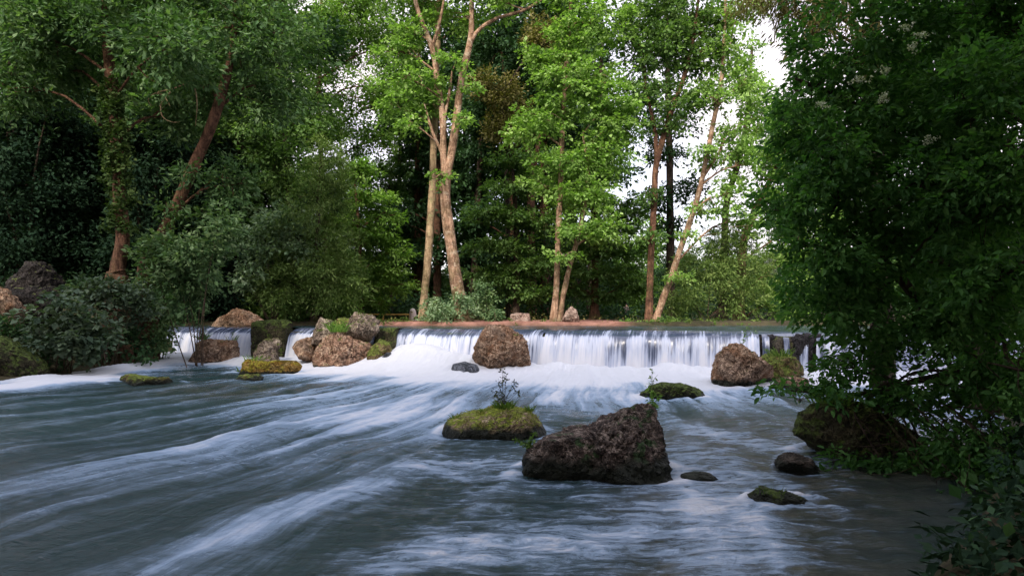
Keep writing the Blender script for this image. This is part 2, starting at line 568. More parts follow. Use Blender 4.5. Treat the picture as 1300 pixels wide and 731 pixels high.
def make_tree(name, label, cat, Y, stems, ells, lmat, bmat, dens=9.0, n=42, L=0.15, W=0.08, R=0.42, seed=1, flat=0.3,
              droop=0.25, up=1.0, gap=0.42, group=None, twigs=5, depth=None, detail=False, gapscale=1.1, jit=0.6,
              limb_r=0.05, twig_mat=None, down=0.25, flare=1.45, wob=0.5):
    """stems: lists of (px,py,width_px[,dY]); ells as px_ells"""
    s0 = stems[0][0]
    bx, by = P(s0[0], s0[1], Y)[:2]
    bz = ground_z(bx, by)
    base = np.array([bx, by, bz])
    t = thing(name, label, cat, base, group)
    rng = np.random.default_rng(seed)
    tb = Tubes()
    axis = []
    for si, st in enumerate(stems):
        pts, rad = [], []
        for q in st:
            y = Y + (q[3] if len(q) > 3 else 0)
            pts.append(P(q[0], q[1], y) - base)
            rad.append(q[2] * 0.365 * y / FX)
        if si == 0 or (pts[0][2] < 1.0 and abs(pts[0][0]) < 1.0):
            p0 = pts[0].copy()
            p0[2] = min(-0.15, p0[2] - 0.3)
            pk = pts[0] + (pts[1] - pts[0]) * min(0.5, 0.8 / np.linalg.norm(pts[1] - pts[0]))
            pts = [p0, pts[0], pk] + pts[1:]
            rad = [rad[0] * flare * 1.35, rad[0] * flare, rad[0]] + rad[1:]
        tb.add(pts, rad, 12, res=max(14, 7 * len(pts)), wob=wob, seed=seed + si)
        a, b = resample(np.array(pts), np.array(rad), 40)
        axis.append(np.concatenate([a, b[:, None]], 1))
    ax = np.concatenate(axis)
    E = px_ells(ells, Y, base, dens * 1.35, depth)
    C, O, I = fill(E, seed, gap, gapscale)
    br = tb
    for k, (c, r, cnt) in enumerate(E):
        hd = np.linalg.norm(ax[:, :2] - c[None, :2], axis=1)
        cost = np.abs(ax[:, 2] - (c[2] - 0.45 * hd - 0.2 * r[2])) + 0.5 * hd
        j = int(np.argmin(cost))
        s = ax[j, :3]
        r0 = min(ax[j, 3] * 0.6, max(0.02, limb_r))
        mid = (s + c) / 2 + np.array([0, 0, 0.12 * np.linalg.norm(c - s)]) + rng.normal(0, 0.12, 3)
        pts, rad = resample(np.array([s, mid, c, c + (c - mid) * 0.5]), np.array([r0, r0 * .75, r0 * .45, r0 * .15]), 10)
        br.add(pts, rad, 6)
        sel = C[I == k]
        if len(sel):
            for p in sel[rng.permutation(len(sel))[:int(twigs)]]:
                a = pts[rng.integers(2, 9)]
                m = (a + p) / 2 + rng.normal(0, 0.1, 3) + np.array([0, 0, 0.05])
                br.add(np.array([a, m, p]), np.array([r0 * .4, r0 * .28, r0 * .1]), 4, res=6)
    link("trunk", tb.mesh(name + "_trunk", bmat), t)
    Rs = R * (0.7 + 0.6 * rng.random(len(C)))
    link("crown", leaf_cloud(name + "_crown", C, Rs, O, n, L, W, lmat, seed + 5, flat, up, droop, jit, detail, down), t)
    return t

def make_shrub(name, label, Y, ells, lmat, dens=14, n=40, L=0.13, W=0.08, R=0.3, seed=1, flat=0.4, droop=0.3, up=0.8, gap=0.36,
               group=None, depth=None, detail=False, cat="shrub", jit=0.6, stems=7, basepx=None, leafpart="foliage"):
    bx, by = (basepx[0] - 650) / FX * Y if basepx else (ells[0][0] - 650) / FX * Y, Y
    base = np.array([bx, by, ground_z(bx, by)])
    t = thing(name, label, cat, base, group)
    rng = np.random.default_rng(seed)
    E = px_ells(ells, Y, base, dens, depth)
    C, O, I = fill(E, seed, gap)
    tb = Tubes()
    for k in range(stems):
        p = C[rng.integers(0, len(C))]
        s = np.array([rng.normal(0, .15), rng.normal(0, .15), -0.1])
        m = (s + p) / 2 + np.array([0, 0, 0.15]) + rng.normal(0, .08, 3)
        tb.add(np.array([s, m, p]), np.array([.022, .015, .005]), 5, res=8)
    link("stems", tb.mesh(name + "_stems", B_TWIG), t)
    Rs = R * (0.7 + 0.6 * rng.random(len(C)))
    link(leafpart, leaf_cloud(name + "_foliage", C, Rs, O, n, L, W, lmat, seed + 5, flat, up, droop, jit, detail), t)
    return t

# ------------------------------------------------------------------ terrain, weir line
WX = np.array([-30, -13.2, -11.8, -8, -4, 1.1, 5.0, 8.3, 10.5, 13.0, 16, 30.0])
WY = np.array([26.4, 25.7, 25.2, 24.3, 23.2, 21.6, 20.5, 19.6, 18.5, 17.1, 15.6, 10.0])
def yW(x):
    return np.interp(x, WX, WY)
Z_UP = 1.2

def bankL(y):      # left water edge
    return -12.5 - 0.35 * np.sin(y * 0.9) - 0.25 * np.sin(y * 2.3 + 1)

def bankR(y):
    return np.interp(y, [-20, 0, 4, 5.2, 8, 12, 17, 25, 40], [1.9, 1.9, 2.75, 3.7, 6.0, 9.0, 12.8, 17.5, 26]) + 0.15 * np.sin(y * 1.3)

def far_edge(x):
    return 28.2 + 0.35 * np.sin(x * 0.7) + 0.2 * np.sin(x * 2.1 + 2) + 0.16 * np.sin(x * 5.3 + 1) + 0.1 * np.sin(x * 9.7)

def terrain(x, y):
    x = np.asarray(x, float)
    y = np.asarray(y, float)
    n = fbm(xyz(x * 0.35, y * 0.35), 4, 3) - 0.5
    n2 = fbm(xyz(x * 0.05, y * 0.05), 3, 5) - 0.5
    L, R = bankL(y), bankR(y)
    wl = yW(x)
    dL = L - x           # >0 on left bank
    dR = x - R
    lower = y < wl
    # pool bed / banks
    bank_l = 0.15 + 1.5 * sstep(0, 4.0, dL) + 0.7 * sstep(3, 9, dL)
    bank_r = 0.2 + 1.0 * sstep(0, 3.5, dR)
    bed = np.full_like(x, -0.7)
    z_low = np.where(dL > 0, bank_l, np.where(dR > 0, bank_r, bed))
    z_low = np.where((dL <= 0) & (dL > -1.2), -0.7 + (0.85) * sstep(-1.2, 0, dL), z_low)
    z_low = np.where((dR <= 0) & (dR > -1.2), -0.7 + (0.9) * sstep(-1.2, 0, dR), z_low)
    # above the weir
    fe = far_edge(x)
    dF = y - fe
    rise = 0.9 + 0.46 * sstep(-0.5, 0.3, dF)
    fall = 0.65 * sstep(4, 42, dF)
    up = rise - fall
    dL2 = -13.0 - x
    up = np.maximum(up, 0.8 + 1.9 * sstep(-0.5, 4.0, dL2) * (1 - 0.5 * sstep(10, 40, dF)))
    dR2 = x - 14.5
    up = np.maximum(up, 0.8 + 0.9 * sstep(-0.5, 3, dR2))
    z = np.where(lower, z_low, up)
    # blend over the weir thickness on the banks
    k = sstep(-2.5, 1.0, y - wl)
    on_bank = (dL > 0) | (dR > 0)
    z = np.where(on_bank & (np.abs(y - wl) < 3.5), z_low * (1 - k) + np.maximum(up, z_low * .6) * k, z)
    amp = np.where((dL > 0) | (dL2 > 0) | ((dR > 0) & lower), 0.35, 0.10)
    z = z + n * amp + n2 * 0.8 * sstep(40, 120, np.hypot(x, y))
    return z

xs = np.concatenate([np.geomspace(800, 42, 22) * -1, np.arange(-40, 40.01, 0.25), np.geomspace(42, 800, 22)])
ys = np.concatenate([np.geomspace(500, 21, 18) * -1, np.arange(-20, 60.01, 0.25), np.geomspace(62, 900, 26)])
GX, GY = np.meshgrid(xs, ys)
gx, gy = GX.ravel(), GY.ravel()
gz = terrain(gx, gy)
earth = sstep(-0.2, 0.2, gy - far_edge(gx)) * (1 - sstep(5, 7.5, gy - far_edge(gx) + 2 * (fbm(xyz(gx * .6, gy * .6), 3, 9) - .5))) * sstep(-8, -5.5, gx) * (1 - sstep(4.3, 5.3, gx))
g = N("ground_soil")
p = g.pos()
e = g.attr("earth")
n1 = g.noise(p, 1.3, 6, 0.65)
n2 = g.noise(p, 14, 5, 0.7)
soil = g.mix(g.rng(n1, .35, .65), (0.022, 0.018, 0.012), (0.055, 0.045, 0.026))
soil = g.mix(g.rng(n2, .5, .68), soil, (0.03, 0.045, 0.014))
red = g.mix(g.rng(n1, .38, .62), (0.15, 0.072, 0.056), (0.26, 0.135, 0.108))
red = g.mix(g.rng(n2, .52, .7, 0, .7), red, (0.12, 0.06, 0.04))
c = g.mix(e, soil, red)
M_GROUND = g.done(g.bsdf(c, 0.95, 0.1, g.bump(g.math('ADD', n1, n2), .6, .06)))
ground = link("ground", np_mesh("ground", np.stack([gx, gy, gz], 1), grid_faces(len(ys), len(xs)), M_GROUND, attrs={"earth": earth}))
structure(ground)

# ------------------------------------------------------------------ water materials
def water_mat(name, fall=False):
    g = N(name)
    cb = g.n("ShaderNodeCombineXYZ")
    g.set(cb.inputs[0], g.attr("flow_u"))
    g.set(cb.inputs[1], g.attr("flow_v"))
    v = cb.outputs[0]
    f = g.attr("foam")
    if fall:
        s1 = g.noise(g.mapping(v, (0.7, 3.6, 1)), 1.0, 5, 0.6, 0.1)
        s2 = g.noise(g.mapping(v, (0.5, 15.0, 1)), 1.0, 4, 0.6)
        k = g.math('ADD', f, g.math('ADD', g.math('MULTIPLY', g.math('SUBTRACT', s1, .5), 1.5), g.math('MULTIPLY', g.math('SUBTRACT', s2, .5), 1.1)))
        fac = g.rng(k, 0.2, 1.1, 0.0, 1.0)
        c = g.mix(g.rng(fac, 0.0, 0.55), (0.040, 0.052, 0.09), (0.32, 0.36, 0.47))
        c = g.mix(g.rng(fac, 0.45, 1.0), c, (0.48, 0.49, 0.54))
        nb = g.bump(g.math('ADD', s1, g.math('MULTIPLY', s2, .3)), 0.35, 0.05)
        ro = g.rng(fac, 0, 1, 0.18, 0.6)
        return g.done(g.bsdf(c, ro, 0.5, nb))
    s1 = g.noise(g.mapping(v, (0.45, 2.2, 1)), 1.0, 6, 0.62, 0.35)
    s2 = g.noise(g.mapping(v, (1.4, 7.0, 1)), 1.0, 6, 0.66, 0.5)
    s3 = g.noise(g.mapping(v, (5.0, 16.0, 1)), 1.0, 5, 0.7, 0.6)
    ch = g.attr("chop")
    s4 = g.noise(g.mapping(g.pos(), (1.5, 4.2, 1)), 1.0, 7, 0.62, 1.1)
    s5 = g.noise(g.mapping(g.pos(), (5.0, 12.0, 1)), 1.0, 6, 0.66, 0.9)
    def lerp(a, b_):
        return g.math('ADD', g.math('MULTIPLY', a, g.math('SUBTRACT', 1.0, ch)), g.math('MULTIPLY', b_, ch))
    s1 = lerp(s1, s4)
    s2 = lerp(s2, s5)
    k = g.math('ADD', f, g.math('ADD', g.math('MULTIPLY', g.math('SUBTRACT', s1, .5), g.math('ADD', 0.9, g.math('MULTIPLY', ch, 0.9))), g.math('MULTIPLY', g.math('SUBTRACT', s2, .5), g.math('ADD', 0.6, g.math('MULTIPLY', ch, 0.5)))))
    fac = g.rng(k, 0.0, 1.12, 0.0, 1.0)
    sh = g.attr("shallow")
    wc = g.mix(sh, (0.009, 0.028, 0.031), g.mix(g.rng(g.noise(g.pos(), 2.6, 5, .65), .35, .68), (0.014, 0.018, 0.012), (0.060, 0.055, 0.036)))
    c = g.mix(g.rng(fac, 0.0, 0.55, smooth=False), wc, (0.20, 0.28, 0.395))
    c = g.mix(g.rng(fac, 0.4, 1.0), c, (0.45, 0.46, 0.50))
    h = g.math('ADD', g.math('MULTIPLY', s1, 0.9), g.math('ADD', g.math('MULTIPLY', s2, 0.45), g.math('MULTIPLY', s3, 0.2)))
    calm = g.rng(f, 0.55, 1.1, 1.0, 0.35)
    nd = g.n("ShaderNodeBump", Distance=0.12)
    g.set(nd.inputs["Strength"], calm)
    g.set(nd.inputs["Height"], h)
    ro = g.rng(fac, 0, 0.8, 0.13, 0.65)
    return g.done(g.bsdf(c, ro, 0.5, nd.outputs[0], IOR=1.33))

M_WATER = water_mat("water_stream")
M_FALL = water_mat("water_fall", True)

# ---------------- lower pool
def px_of(x, y, z=0.0):
    return 650 + FX * x / y, HOR + FX * (CAM_Z - z) / y

NR, NC = 470, 940
yy = np.geomspace(2.2, 27.5, NR)
uu = np.linspace(-1, 1, NC)
Yg = np.repeat(yy[:, None], NC, 1)
Xg = uu[None] * (0.86 * Yg + 1.6)
x, y = Xg.ravel(), Yg.ravel()
d = (yW(x) - y) * 0.95
w = 1 / (1 + np.exp((x - 0.5) / 3.5))
fv = x - 0.72 * y * w + 0.12 * y * (1 - w)
fu = y.copy()
warp = fbm(xyz(x * 0.55, y * 0.35), 3, 21) - .5
fv = fv + warp * 0.9
px, py = px_of(x, y)
def gs(cx, cy, rx, ry, rot=0.0):
    a = math.radians(rot)
    dx, dy = px - cx, py - cy
    return np.exp(-(((dx * math.cos(a) + dy * math.sin(a)) / rx) ** 2 + ((-dx * math.sin(a) + dy * math.cos(a)) / ry) ** 2))
reach = np.interp(x, [-13, -9, -7, -4.5, -1, 4, 8, 12], [2.4, 1.7, 3.0, 5.0, 5.2, 4.2, 2.6, 3.6])
F = 1.5 * np.exp(-(np.maximum(d - 0.6, 0) / reach) ** 2.2)
# band of white water under the left bank
lb = np.exp(-((x - (-11.6 - 0.06 * (y - 20))) / 1.15) ** 2) * sstep(13, 17, y)
F = np.maximum(F, 1.45 * lb)
F = np.maximum(F, 0.62 * gs(470, 520, 190, 42))
F = np.maximum(F, 0.44 * gs(240, 585, 360, 34, -11))
F = np.maximum(F, 0.26 * gs(60, 640, 240, 44, -14))
F = np.maximum(F, 0.42 * gs(400, 640, 210, 16, -22))
F = np.maximum(F, 0.46 * gs(640, 690, 300, 26, -4))
F = np.maximum(F, 0.40 * gs(900, 650, 210, 90, 15))
F = np.maximum(F, 0.55 * gs(800, 500, 190, 22))
F = np.maximum(F, 0.48 * gs(940, 560, 130, 12, 14))
F = np.maximum(F, 0.50 * gs(560, 590, 120, 16, -4))
F = np.maximum(F, 0.52 * gs(1180, 520, 130, 50))
F = F - 0.35 * gs(170, 515, 190, 20, -6) - 0.2 * gs(420, 690, 150, 26, -14) - 0.25 * gs(760, 630, 90, 14) - 0.2 * gs(250, 640, 140, 12, -12)
lowf = fbm(np.stack([fu * .16, fv * .45, 0 * fu], 1), 3, 23)
F = np.where(F < 1.0, F * (0.55 + 0.9 * lowf) + 0.10 * lowf, F)
F = F + 0.13 * sstep(540, 640, py) * sstep(250, 500, px)
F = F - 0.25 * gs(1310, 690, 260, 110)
# stones part the stream: a white collar upstream, a slick behind, two trailing lines
ring_z = np.zeros_like(x)
for (p0, p1, Yr, ryr) in [(657, 859, 7.7, .62), (562, 693, 10.2, .62), (596, 674, 20.5, .85), (384, 508, 22.0, .9), (238, 304, 23.0, .7), (287, 376, 19.9, .5), (135, 233, 16.9, .5), (569, 616, 20.0, .5), (903, 1030, 17.3, .8), (813, 893, 14.4, .6), (1012, 1178, 8.5, .6), (984, 1035, 7.9, .25), (950, 1053, 6.5, .25)]:
    cx = ((p0 + p1) / 2 - 650) / FX * Yr
    rx = (p1 - p0) / 2 / FX * Yr
    ed = np.sqrt(((x - cx) / rx) ** 2 + ((y - Yr) / ryr) ** 2)
    near = min(1.0, 9.0 / Yr)
    rag = 0.6 + 0.8 * (fbm(np.stack([x * 4, y * 4, 0 * x], 1), 2, int(p0)) - .2)
    col = np.exp(-((ed - 1.10) / .13) ** 2) * rag
    F = F + col * (0.42 * sstep(-.3, .8, (y - Yr) / ryr) + .22)
    dn = np.clip(Yr - y, 0, 9)
    drift = -0.45 * dn * 1 / (1 + math.exp((cx - .5) / 3.5))
    slick = np.exp(-((x - cx - drift) / (rx * .8)) ** 2) * sstep(ryr * .6, ryr * 1.3, dn) * np.exp(-dn / 1.6)
    F = F - 0.30 * slick * (F < 1.1)
    tr = np.exp(-((np.abs(x - cx - drift) - rx * (1.05 + .08 * dn)) / .14) ** 2) * sstep(0, .4, dn) * np.exp(-dn / 1.5)
    F = F + .36 * tr * rag * near
    ring_z += 0.05 * col * sstep(-.2, .8, (y - Yr) / ryr) + 0.025 * tr
F = np.clip(F, 0.10, 1.6)
F = F - 0.42 * gs(1320, 700, 210, 110) - 0.2 * gs(1180, 600, 90, 40)  # foam cut under the right tree: its shade put into the water colour
strk = fbm(np.stack([fu * 0.22, fv * 1.6, 0 * fu], 1), 4, 31) - .5
strk2 = fbm(np.stack([fu * 0.5, fv * 4.5, 0 * fu], 1), 3, 37) - .5
chop0 = np.clip(sstep(300, 560, px + 0.9 * (py - 640)) * sstep(500, 580, py) * .9, 0, .9)
foam = np.where(F < 1.1, F + (strk * 0.72 + strk2 * 0.34) * (1 - .75 * chop0), F + strk * .9 + strk2 * .4)
chop = np.clip(sstep(300, 560, px + 0.9 * (py - 640)) * sstep(500, 580, py) * .9 + 0.35 * sstep(500, 700, px) * sstep(480, 520, py), 0.32, .95)
ch1 = fbm(xyz(x * 1.5 + 3, y * 3.6), 4, 91) - .5
sp = np.exp(-((d - 0.9) / 1.1) ** 2)
turb = fbm(xyz(x * 1.3, y * 1.3), 4, 41) - .5
z = (strk * 0.16 + strk2 * 0.06) * (1 - .7 * chop) + ch1 * 0.10 * chop + (fbm(xyz(x * 0.5, y * 0.8), 3, 43) - .5) * 0.12
z = z * (0.5 + 0.5 * sstep(3, 9, y)) + sp * (0.18 + turb * 0.35)
z = z + 0.62 * np.exp(-((x + 3.0) / 1.5) ** 2) * np.exp(-(np.maximum(d - 0.3, 0) / 1.9) ** 2)
z = z + ring_z + lb * (0.16 + 0.28 * (fbm(xyz(x * .8, y * .55), 3, 47) - .5))
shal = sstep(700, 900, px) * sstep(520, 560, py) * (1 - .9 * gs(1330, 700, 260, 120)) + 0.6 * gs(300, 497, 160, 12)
Vp = np.stack([x, y, z], 1)
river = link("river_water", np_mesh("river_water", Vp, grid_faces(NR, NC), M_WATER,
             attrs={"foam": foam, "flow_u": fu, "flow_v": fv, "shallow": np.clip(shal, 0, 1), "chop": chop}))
structure(river)

def water_z(xx, yy_):
    k = np.argmin((Vp[:, 0] - xx) ** 2 + (Vp[:, 1] - yy_) ** 2)
    return float(Vp[k, 2])

# ---------------- water above the weir
NS = 260
sx = np.linspace(-13.6, 15.0, NS)
tt = np.linspace(0, 1, 40)
S0 = yW(sx) + 0.75
S1 = np.full(NS, 31.0)
Xu = np.repeat(sx[None], 40, 0)
Yu = S0[None] + (S1 - S0)[None] * (tt[:, None] ** 1.6)
xu, yu = Xu.ravel(), Yu.ravel()
zu = Z_UP + (fbm(xyz(xu * 1.2, yu * 2.2), 3, 51) - .5) * 0.02
up = link("upper_water", np_mesh("upper_water", np.stack([xu, yu, zu], 1), grid_faces(40, NS), M_WATER,
          attrs={"foam": np.full(len(xu), 0.10), "flow_u": yu, "flow_v": xu, "shallow": np.zeros(len(xu))}))
structure(up)

# ---------------- falling sheet
NS, NT = 1500, 64
sx = np.linspace(-13.4, 14.8, NS)
bx_, by_ = sx, yW(sx)
tang = nrm(np.stack([np.gradient(bx_), np.gradient(by_)], 1))
fn = np.stack([tang[:, 1], -tang[:, 0]], 1)
fn = np.where(fn[:, 1:2] > 0, -fn, fn)
arc = np.concatenate([[0], np.cumsum(np.hypot(np.diff(bx_), np.diff(by_)))])
t = np.linspace(0, 1, NT)
tc = 0.34
back = np.clip(1 - t / tc, 0, 1)
tau = np.clip((t - tc) / (1 - tc), 0, 1) * 0.545
off = np.where(t < tc, -0.75 * back, 0.95 * tau)
zz = np.where(t < tc, Z_UP - 0.15 * (1 - back) ** 2.5, Z_UP - 0.15 - 0.55 * tau - 4.0 * tau ** 2)
zz = np.maximum(zz, -0.2)
OFF = np.repeat(off[:, None], NS, 1)
ZZ = np.repeat(zz[:, None], NS, 1)
ARC = np.repeat(arc[None], NT, 0)
TT = np.repeat(t[:, None], NS, 1)
fallen = sstep(tc, 1, TT)
q = np.stack([ARC.ravel() * 2.4, TT.ravel() * 0.9, 0 * TT.ravel()], 1)
fold = (fbm(q, 4, 61) - .5).reshape(NT, NS)
q2 = np.stack([ARC.ravel() * 0.45, TT.ravel() * 0.3, 0 * TT.ravel()], 1)
fold2 = (fbm(q2, 3, 67) - .5).reshape(NT, NS)
OFF = OFF + fallen * (fold * 0.30 + fold2 * 0.35) + sstep(0.12, tc, TT) * (1 - fallen) * fold * 0.05
ZZ = ZZ + sstep(0.05, tc, TT) * (1 - fallen) * (fold * 0.08 + fold2 * 0.14)
Xf = bx_[None] + fn[None, :, 0] * OFF
Yf = by_[None] + fn[None, :, 1] * OFF
# the wall stands bare at the pier and at the masonry block; strands thin out over the ledge rocks
spx = 650 + FX * sx / by_
thin = (sstep(958, 966, spx) * (1 - sstep(1042, 1052, spx)))[None] * np.ones((NT, 1))
fo = 0.34 + 0.34 * sstep(tc * 0.9, tc + 0.16, TT) + 0.38 * sstep(0.6, 1.0, TT) + fold * 0.9 * sstep(.2, .5, TT) - thin * 0.25
Ff = grid_faces(NT, NS)
ci = Ff[:, 0] % NS
ri = Ff[:, 0] // NS
gone = ((spx[ci] > 326) & (spx[ci] < 368)) | ((spx[ci] > 480) & (spx[ci] < 502))
gone |= (np.abs(spx[ci] - 691) < .7 + 1.6 * vnoise(np.stack([ri * .3, 0. * ri, 0. * ri], 1), 5)) & (ri > NT * .3) & (ri < NT * .44)
strand = vnoise(np.stack([arc * 5.0, 0 * arc, 0 * arc], 1), 71)
strand2 = vnoise(np.stack([arc * 11.0, 0 * arc, 0 * arc], 1), 72)
gone |= (spx[ci] > 962) & (spx[ci] < 1046) & ((strand * .6 + strand2 * .4)[ci] < 0.41) & (ri > NT * tc * 0.8)
wf = link("waterfall", np_mesh("waterfall", np.stack([Xf.ravel(), Yf.ravel(), ZZ.ravel()], 1), Ff[~gone], M_FALL,
          attrs={"foam": fo.ravel(), "flow_u": TT.ravel() * 1.5, "flow_v": ARC.ravel()}))
structure(wf)

# ---------------- weir wall
M_WALL = rock_mat("weir_stone", (0.07, 0.06, 0.05), (0.05, 0.055, 0.035), (0.12, 0.10, 0.08), moss_amt=0.5, wet=0.5, pit=0.4)
NW = 400
sx = np.linspace(-15.5, 17, NW)
by_ = yW(sx)
prof = [(0.04, -1.0), (0.02, 0.3), (0.0, 0.95), (-0.12, 1.07), (-0.7, 1.08), (-0.74, -1.0)]
V = []
for (o, zc) in prof:
    nn_ = (fbm(np.stack([sx * 1.7, np.full(NW, zc * 2.0), np.full(NW, o)], 1), 3, 81) - .5)
    V.append(np.stack([sx, by_ + 0.0 - o + nn_ * .12 * (1 if o > -.5 else 0), np.full(NW, zc)], 1))
weir = link("weir_wall", np_mesh("weir_wall", np.concatenate(V), grid_faces(len(prof), NW), M_WALL))
tag(weir, "long dark stone weir wall behind the falling sheet of water", "weir")

# ------------------------------------------------------------------ rocks
_ico = {}
def ico(sub):
    if sub not in _ico:
        bm = bmesh.new()
        bmesh.ops.create_icosphere(bm, subdivisions=sub, radius=1)
        V = np.array([v.co[:] for v in bm.verts])
        F = np.array([[v.index for v in f.verts] for f in bm.faces])
        bm.free()
        _ico[sub] = (V, F)
    return _ico[sub]

def rock(label, sil, Y, depth, mat, seed=1, sub=6, amp=0.10, freq=1.0, sink=0.35, boxy=2.5, facets=5, name="boulder", group=None, ctr=None, furrow=0.0, cat="rock"):
    sil = np.array(sil, float)
    if ctr is None:
        ctr = ((sil[:, 0].min() + sil[:, 0].max()) / 2, sil[:, 1].min() * 0.42 + sil[:, 1].max() * 0.58)
    c = P(ctr[0], ctr[1], Y)
    q = np.stack([(sil[:, 0] - ctr[0]) / FX * Y, (ctr[1] - sil[:, 1]) / FX * Y], 1)
    low = q[:, 1].min()
    q[:, 1] = np.where(q[:, 1] < low * 0.45, q[:, 1] - sink * (q[:, 1] / low), q[:, 1])
    dense = []
    for i in range(len(q)):
        a, b = q[i], q[(i + 1) % len(q)]
        tt_ = np.linspace(0, 1, 30, endpoint=False)[:, None]
        dense.append(a * (1 - tt_) + b * tt_)
    dense = np.concatenate(dense)
    th = np.arctan2(dense[:, 1], dense[:, 0])
    rr = np.hypot(dense[:, 0], dense[:, 1])
    o = np.argsort(th)
    th, rr = th[o], rr[o]
    D, Fc = ico(sub)
    rho = np.hypot(D[:, 0], D[:, 2])
    ang = np.arctan2(D[:, 2], D[:, 0])
    Rr = np.interp(ang, np.concatenate([th - 2 * math.pi, th, th + 2 * math.pi]), np.concatenate([rr, rr, rr]))
    se = (np.abs(D[:, 1]) ** boxy + rho ** boxy) ** (-1 / boxy)
    V = np.stack([Rr * np.cos(ang) * rho * se, depth * D[:, 1] * se, Rr * np.sin(ang) * rho * se], 1)
    rng = np.random.default_rng(seed)
    size = (rr.mean() + depth) / 2
    for k in range(facets):
        n = nrm(np.array([rng.normal(0, .75), -abs(rng.normal(.9, .4)), rng.normal(.15, .6)]))
        dd = V @ n
        lim = np.quantile(dd, rng.uniform(0.80, 0.93))
        V = V - np.maximum(dd - lim, 0)[:, None] * n * 0.85
    s = freq / size
    n0 = nrm(V)
    d1 = fbm(V * s * 1.6 + seed * 5.3, 5, seed, 0.52) - .5
    rid = 1 - np.abs(2 * fbm(V * s * 1.2 + seed * 2.7, 4, seed + 3, 0.55) - 1) * 2.2
    d3 = fbm(V * s * 7 + seed, 4, seed + 9, .6) - .5
    rid2 = np.abs(2 * fbm(V * s * 4.2 + seed, 3, seed + 21, .55) - 1)
    disp = amp * size * (d1 * 2.6 + (rid - .5) * 0.9 + d3 * 1.5 - np.maximum(0, .16 - rid2) * 3.0)
    if furrow:
        d4 = fbm(V * np.array([9, 9, 1.2]) + seed, 3, seed + 13) - .5
        disp = disp + d4 * furrow
    V = V + n0 * disp[:, None]
    V[:, 1] += 0
    # origin at the bottom centre
    b = np.array([0, 0, V[:, 2].min()])
    o_ = link(name, np_mesh(name, V - b, Fc, mat), None, c + b)
    tag(o_, label, cat, group)
    return o_

def surf(o, fx, up_only=True):
    """top point of rock o at photo column px"""
    me = o.data
    V = np.empty(len(me.vertices) * 3, np.float32)
    me.vertices.foreach_get("co", V)
    V = V.reshape(-1, 3) + np.array(o.location[:])
    ppx = 650 + FX * V[:, 0] / V[:, 1]
    m = np.abs(ppx - fx) < 4
    if not m.any():
        m = np.abs(ppx - fx) <= np.abs(ppx - fx).min() + 3
    return V[m][np.argmax(V[m][:, 2])]

M_R1 = rock_mat("rock_foreground", (0.060, 0.043, 0.036), (0.095, 0.064, 0.052), (0.36, 0.28, 0.23), moss=(0.034, 0.058, 0.022), moss_amt=0.12, wet=0.20, scale=1.7, side_moss=0.5)
M_R2 = rock_mat("rock_mossy_low", (0.30, 0.20, 0.12), (0.20, 0.155, 0.06), (0.55, 0.43, 0.28), moss=(0.17, 0.20, 0.022), moss_amt=0.55, wet=0.13, scale=1.8)
M_R3 = rock_mat("rock_redbrown", (0.309, 0.165, 0.092), (0.247, 0.180, 0.135), (0.525, 0.375, 0.258), moss_amt=0.18, wet=0.10)
M_R4 = rock_mat("rock_pink", (0.329, 0.181, 0.119), (0.404, 0.246, 0.166), (0.597, 0.435, 0.309), moss_amt=0.30, wet=0.10)
M_RG = rock_mat("rock_greypink", (0.237, 0.182, 0.139), (0.334, 0.243, 0.189), (0.501, 0.419, 0.321), moss_amt=0.45, wet=0.05)
M_RM = rock_mat("rock_moss", (0.216, 0.150, 0.074), (0.154, 0.135, 0.043), (0.340, 0.255, 0.135), moss=(0.12, 0.15, 0.028), moss_amt=0.72, wet=0.10)
M_RO = rock_mat("rock_ochre", (0.30, 0.17, 0.04), (0.36, 0.20, 0.03), (0.40, 0.30, 0.12), moss=(0.19, 0.165, 0.02), moss_amt=0.7, wet=0.06)
M_RD = rock_mat("rock_dark", (0.052, 0.042, 0.033), (0.077, 0.060, 0.048), (0.124, 0.100, 0.078), moss_amt=0.25, wet=0.08)
M_RW = rock_mat("rock_wet", (0.065, 0.072, 0.085), (0.104, 0.111, 0.130), (0.260, 0.273, 0.312), moss_amt=0.0, wet=0.02, pit=0.3)
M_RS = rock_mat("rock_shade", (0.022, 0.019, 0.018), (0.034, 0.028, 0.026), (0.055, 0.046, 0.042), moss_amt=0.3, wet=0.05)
M_RB = rock_mat("rock_bank", (0.30, 0.20, 0.16), (0.42, 0.30, 0.25), (0.55, 0.45, 0.39), moss_amt=0.1, wet=0.01)
M_RL = rock_mat("rock_ledge", (0.030, 0.028, 0.030), (0.045, 0.040, 0.042), (0.085, 0.078, 0.080), moss_amt=0.1, wet=0.02, pit=0.3)
M_RDM = rock_mat("rock_dark_moss", (0.060, 0.052, 0.030), (0.043, 0.048, 0.019), (0.108, 0.090, 0.052), moss=(0.065, 0.09, 0.02), moss_amt=0.75, wet=0.08)

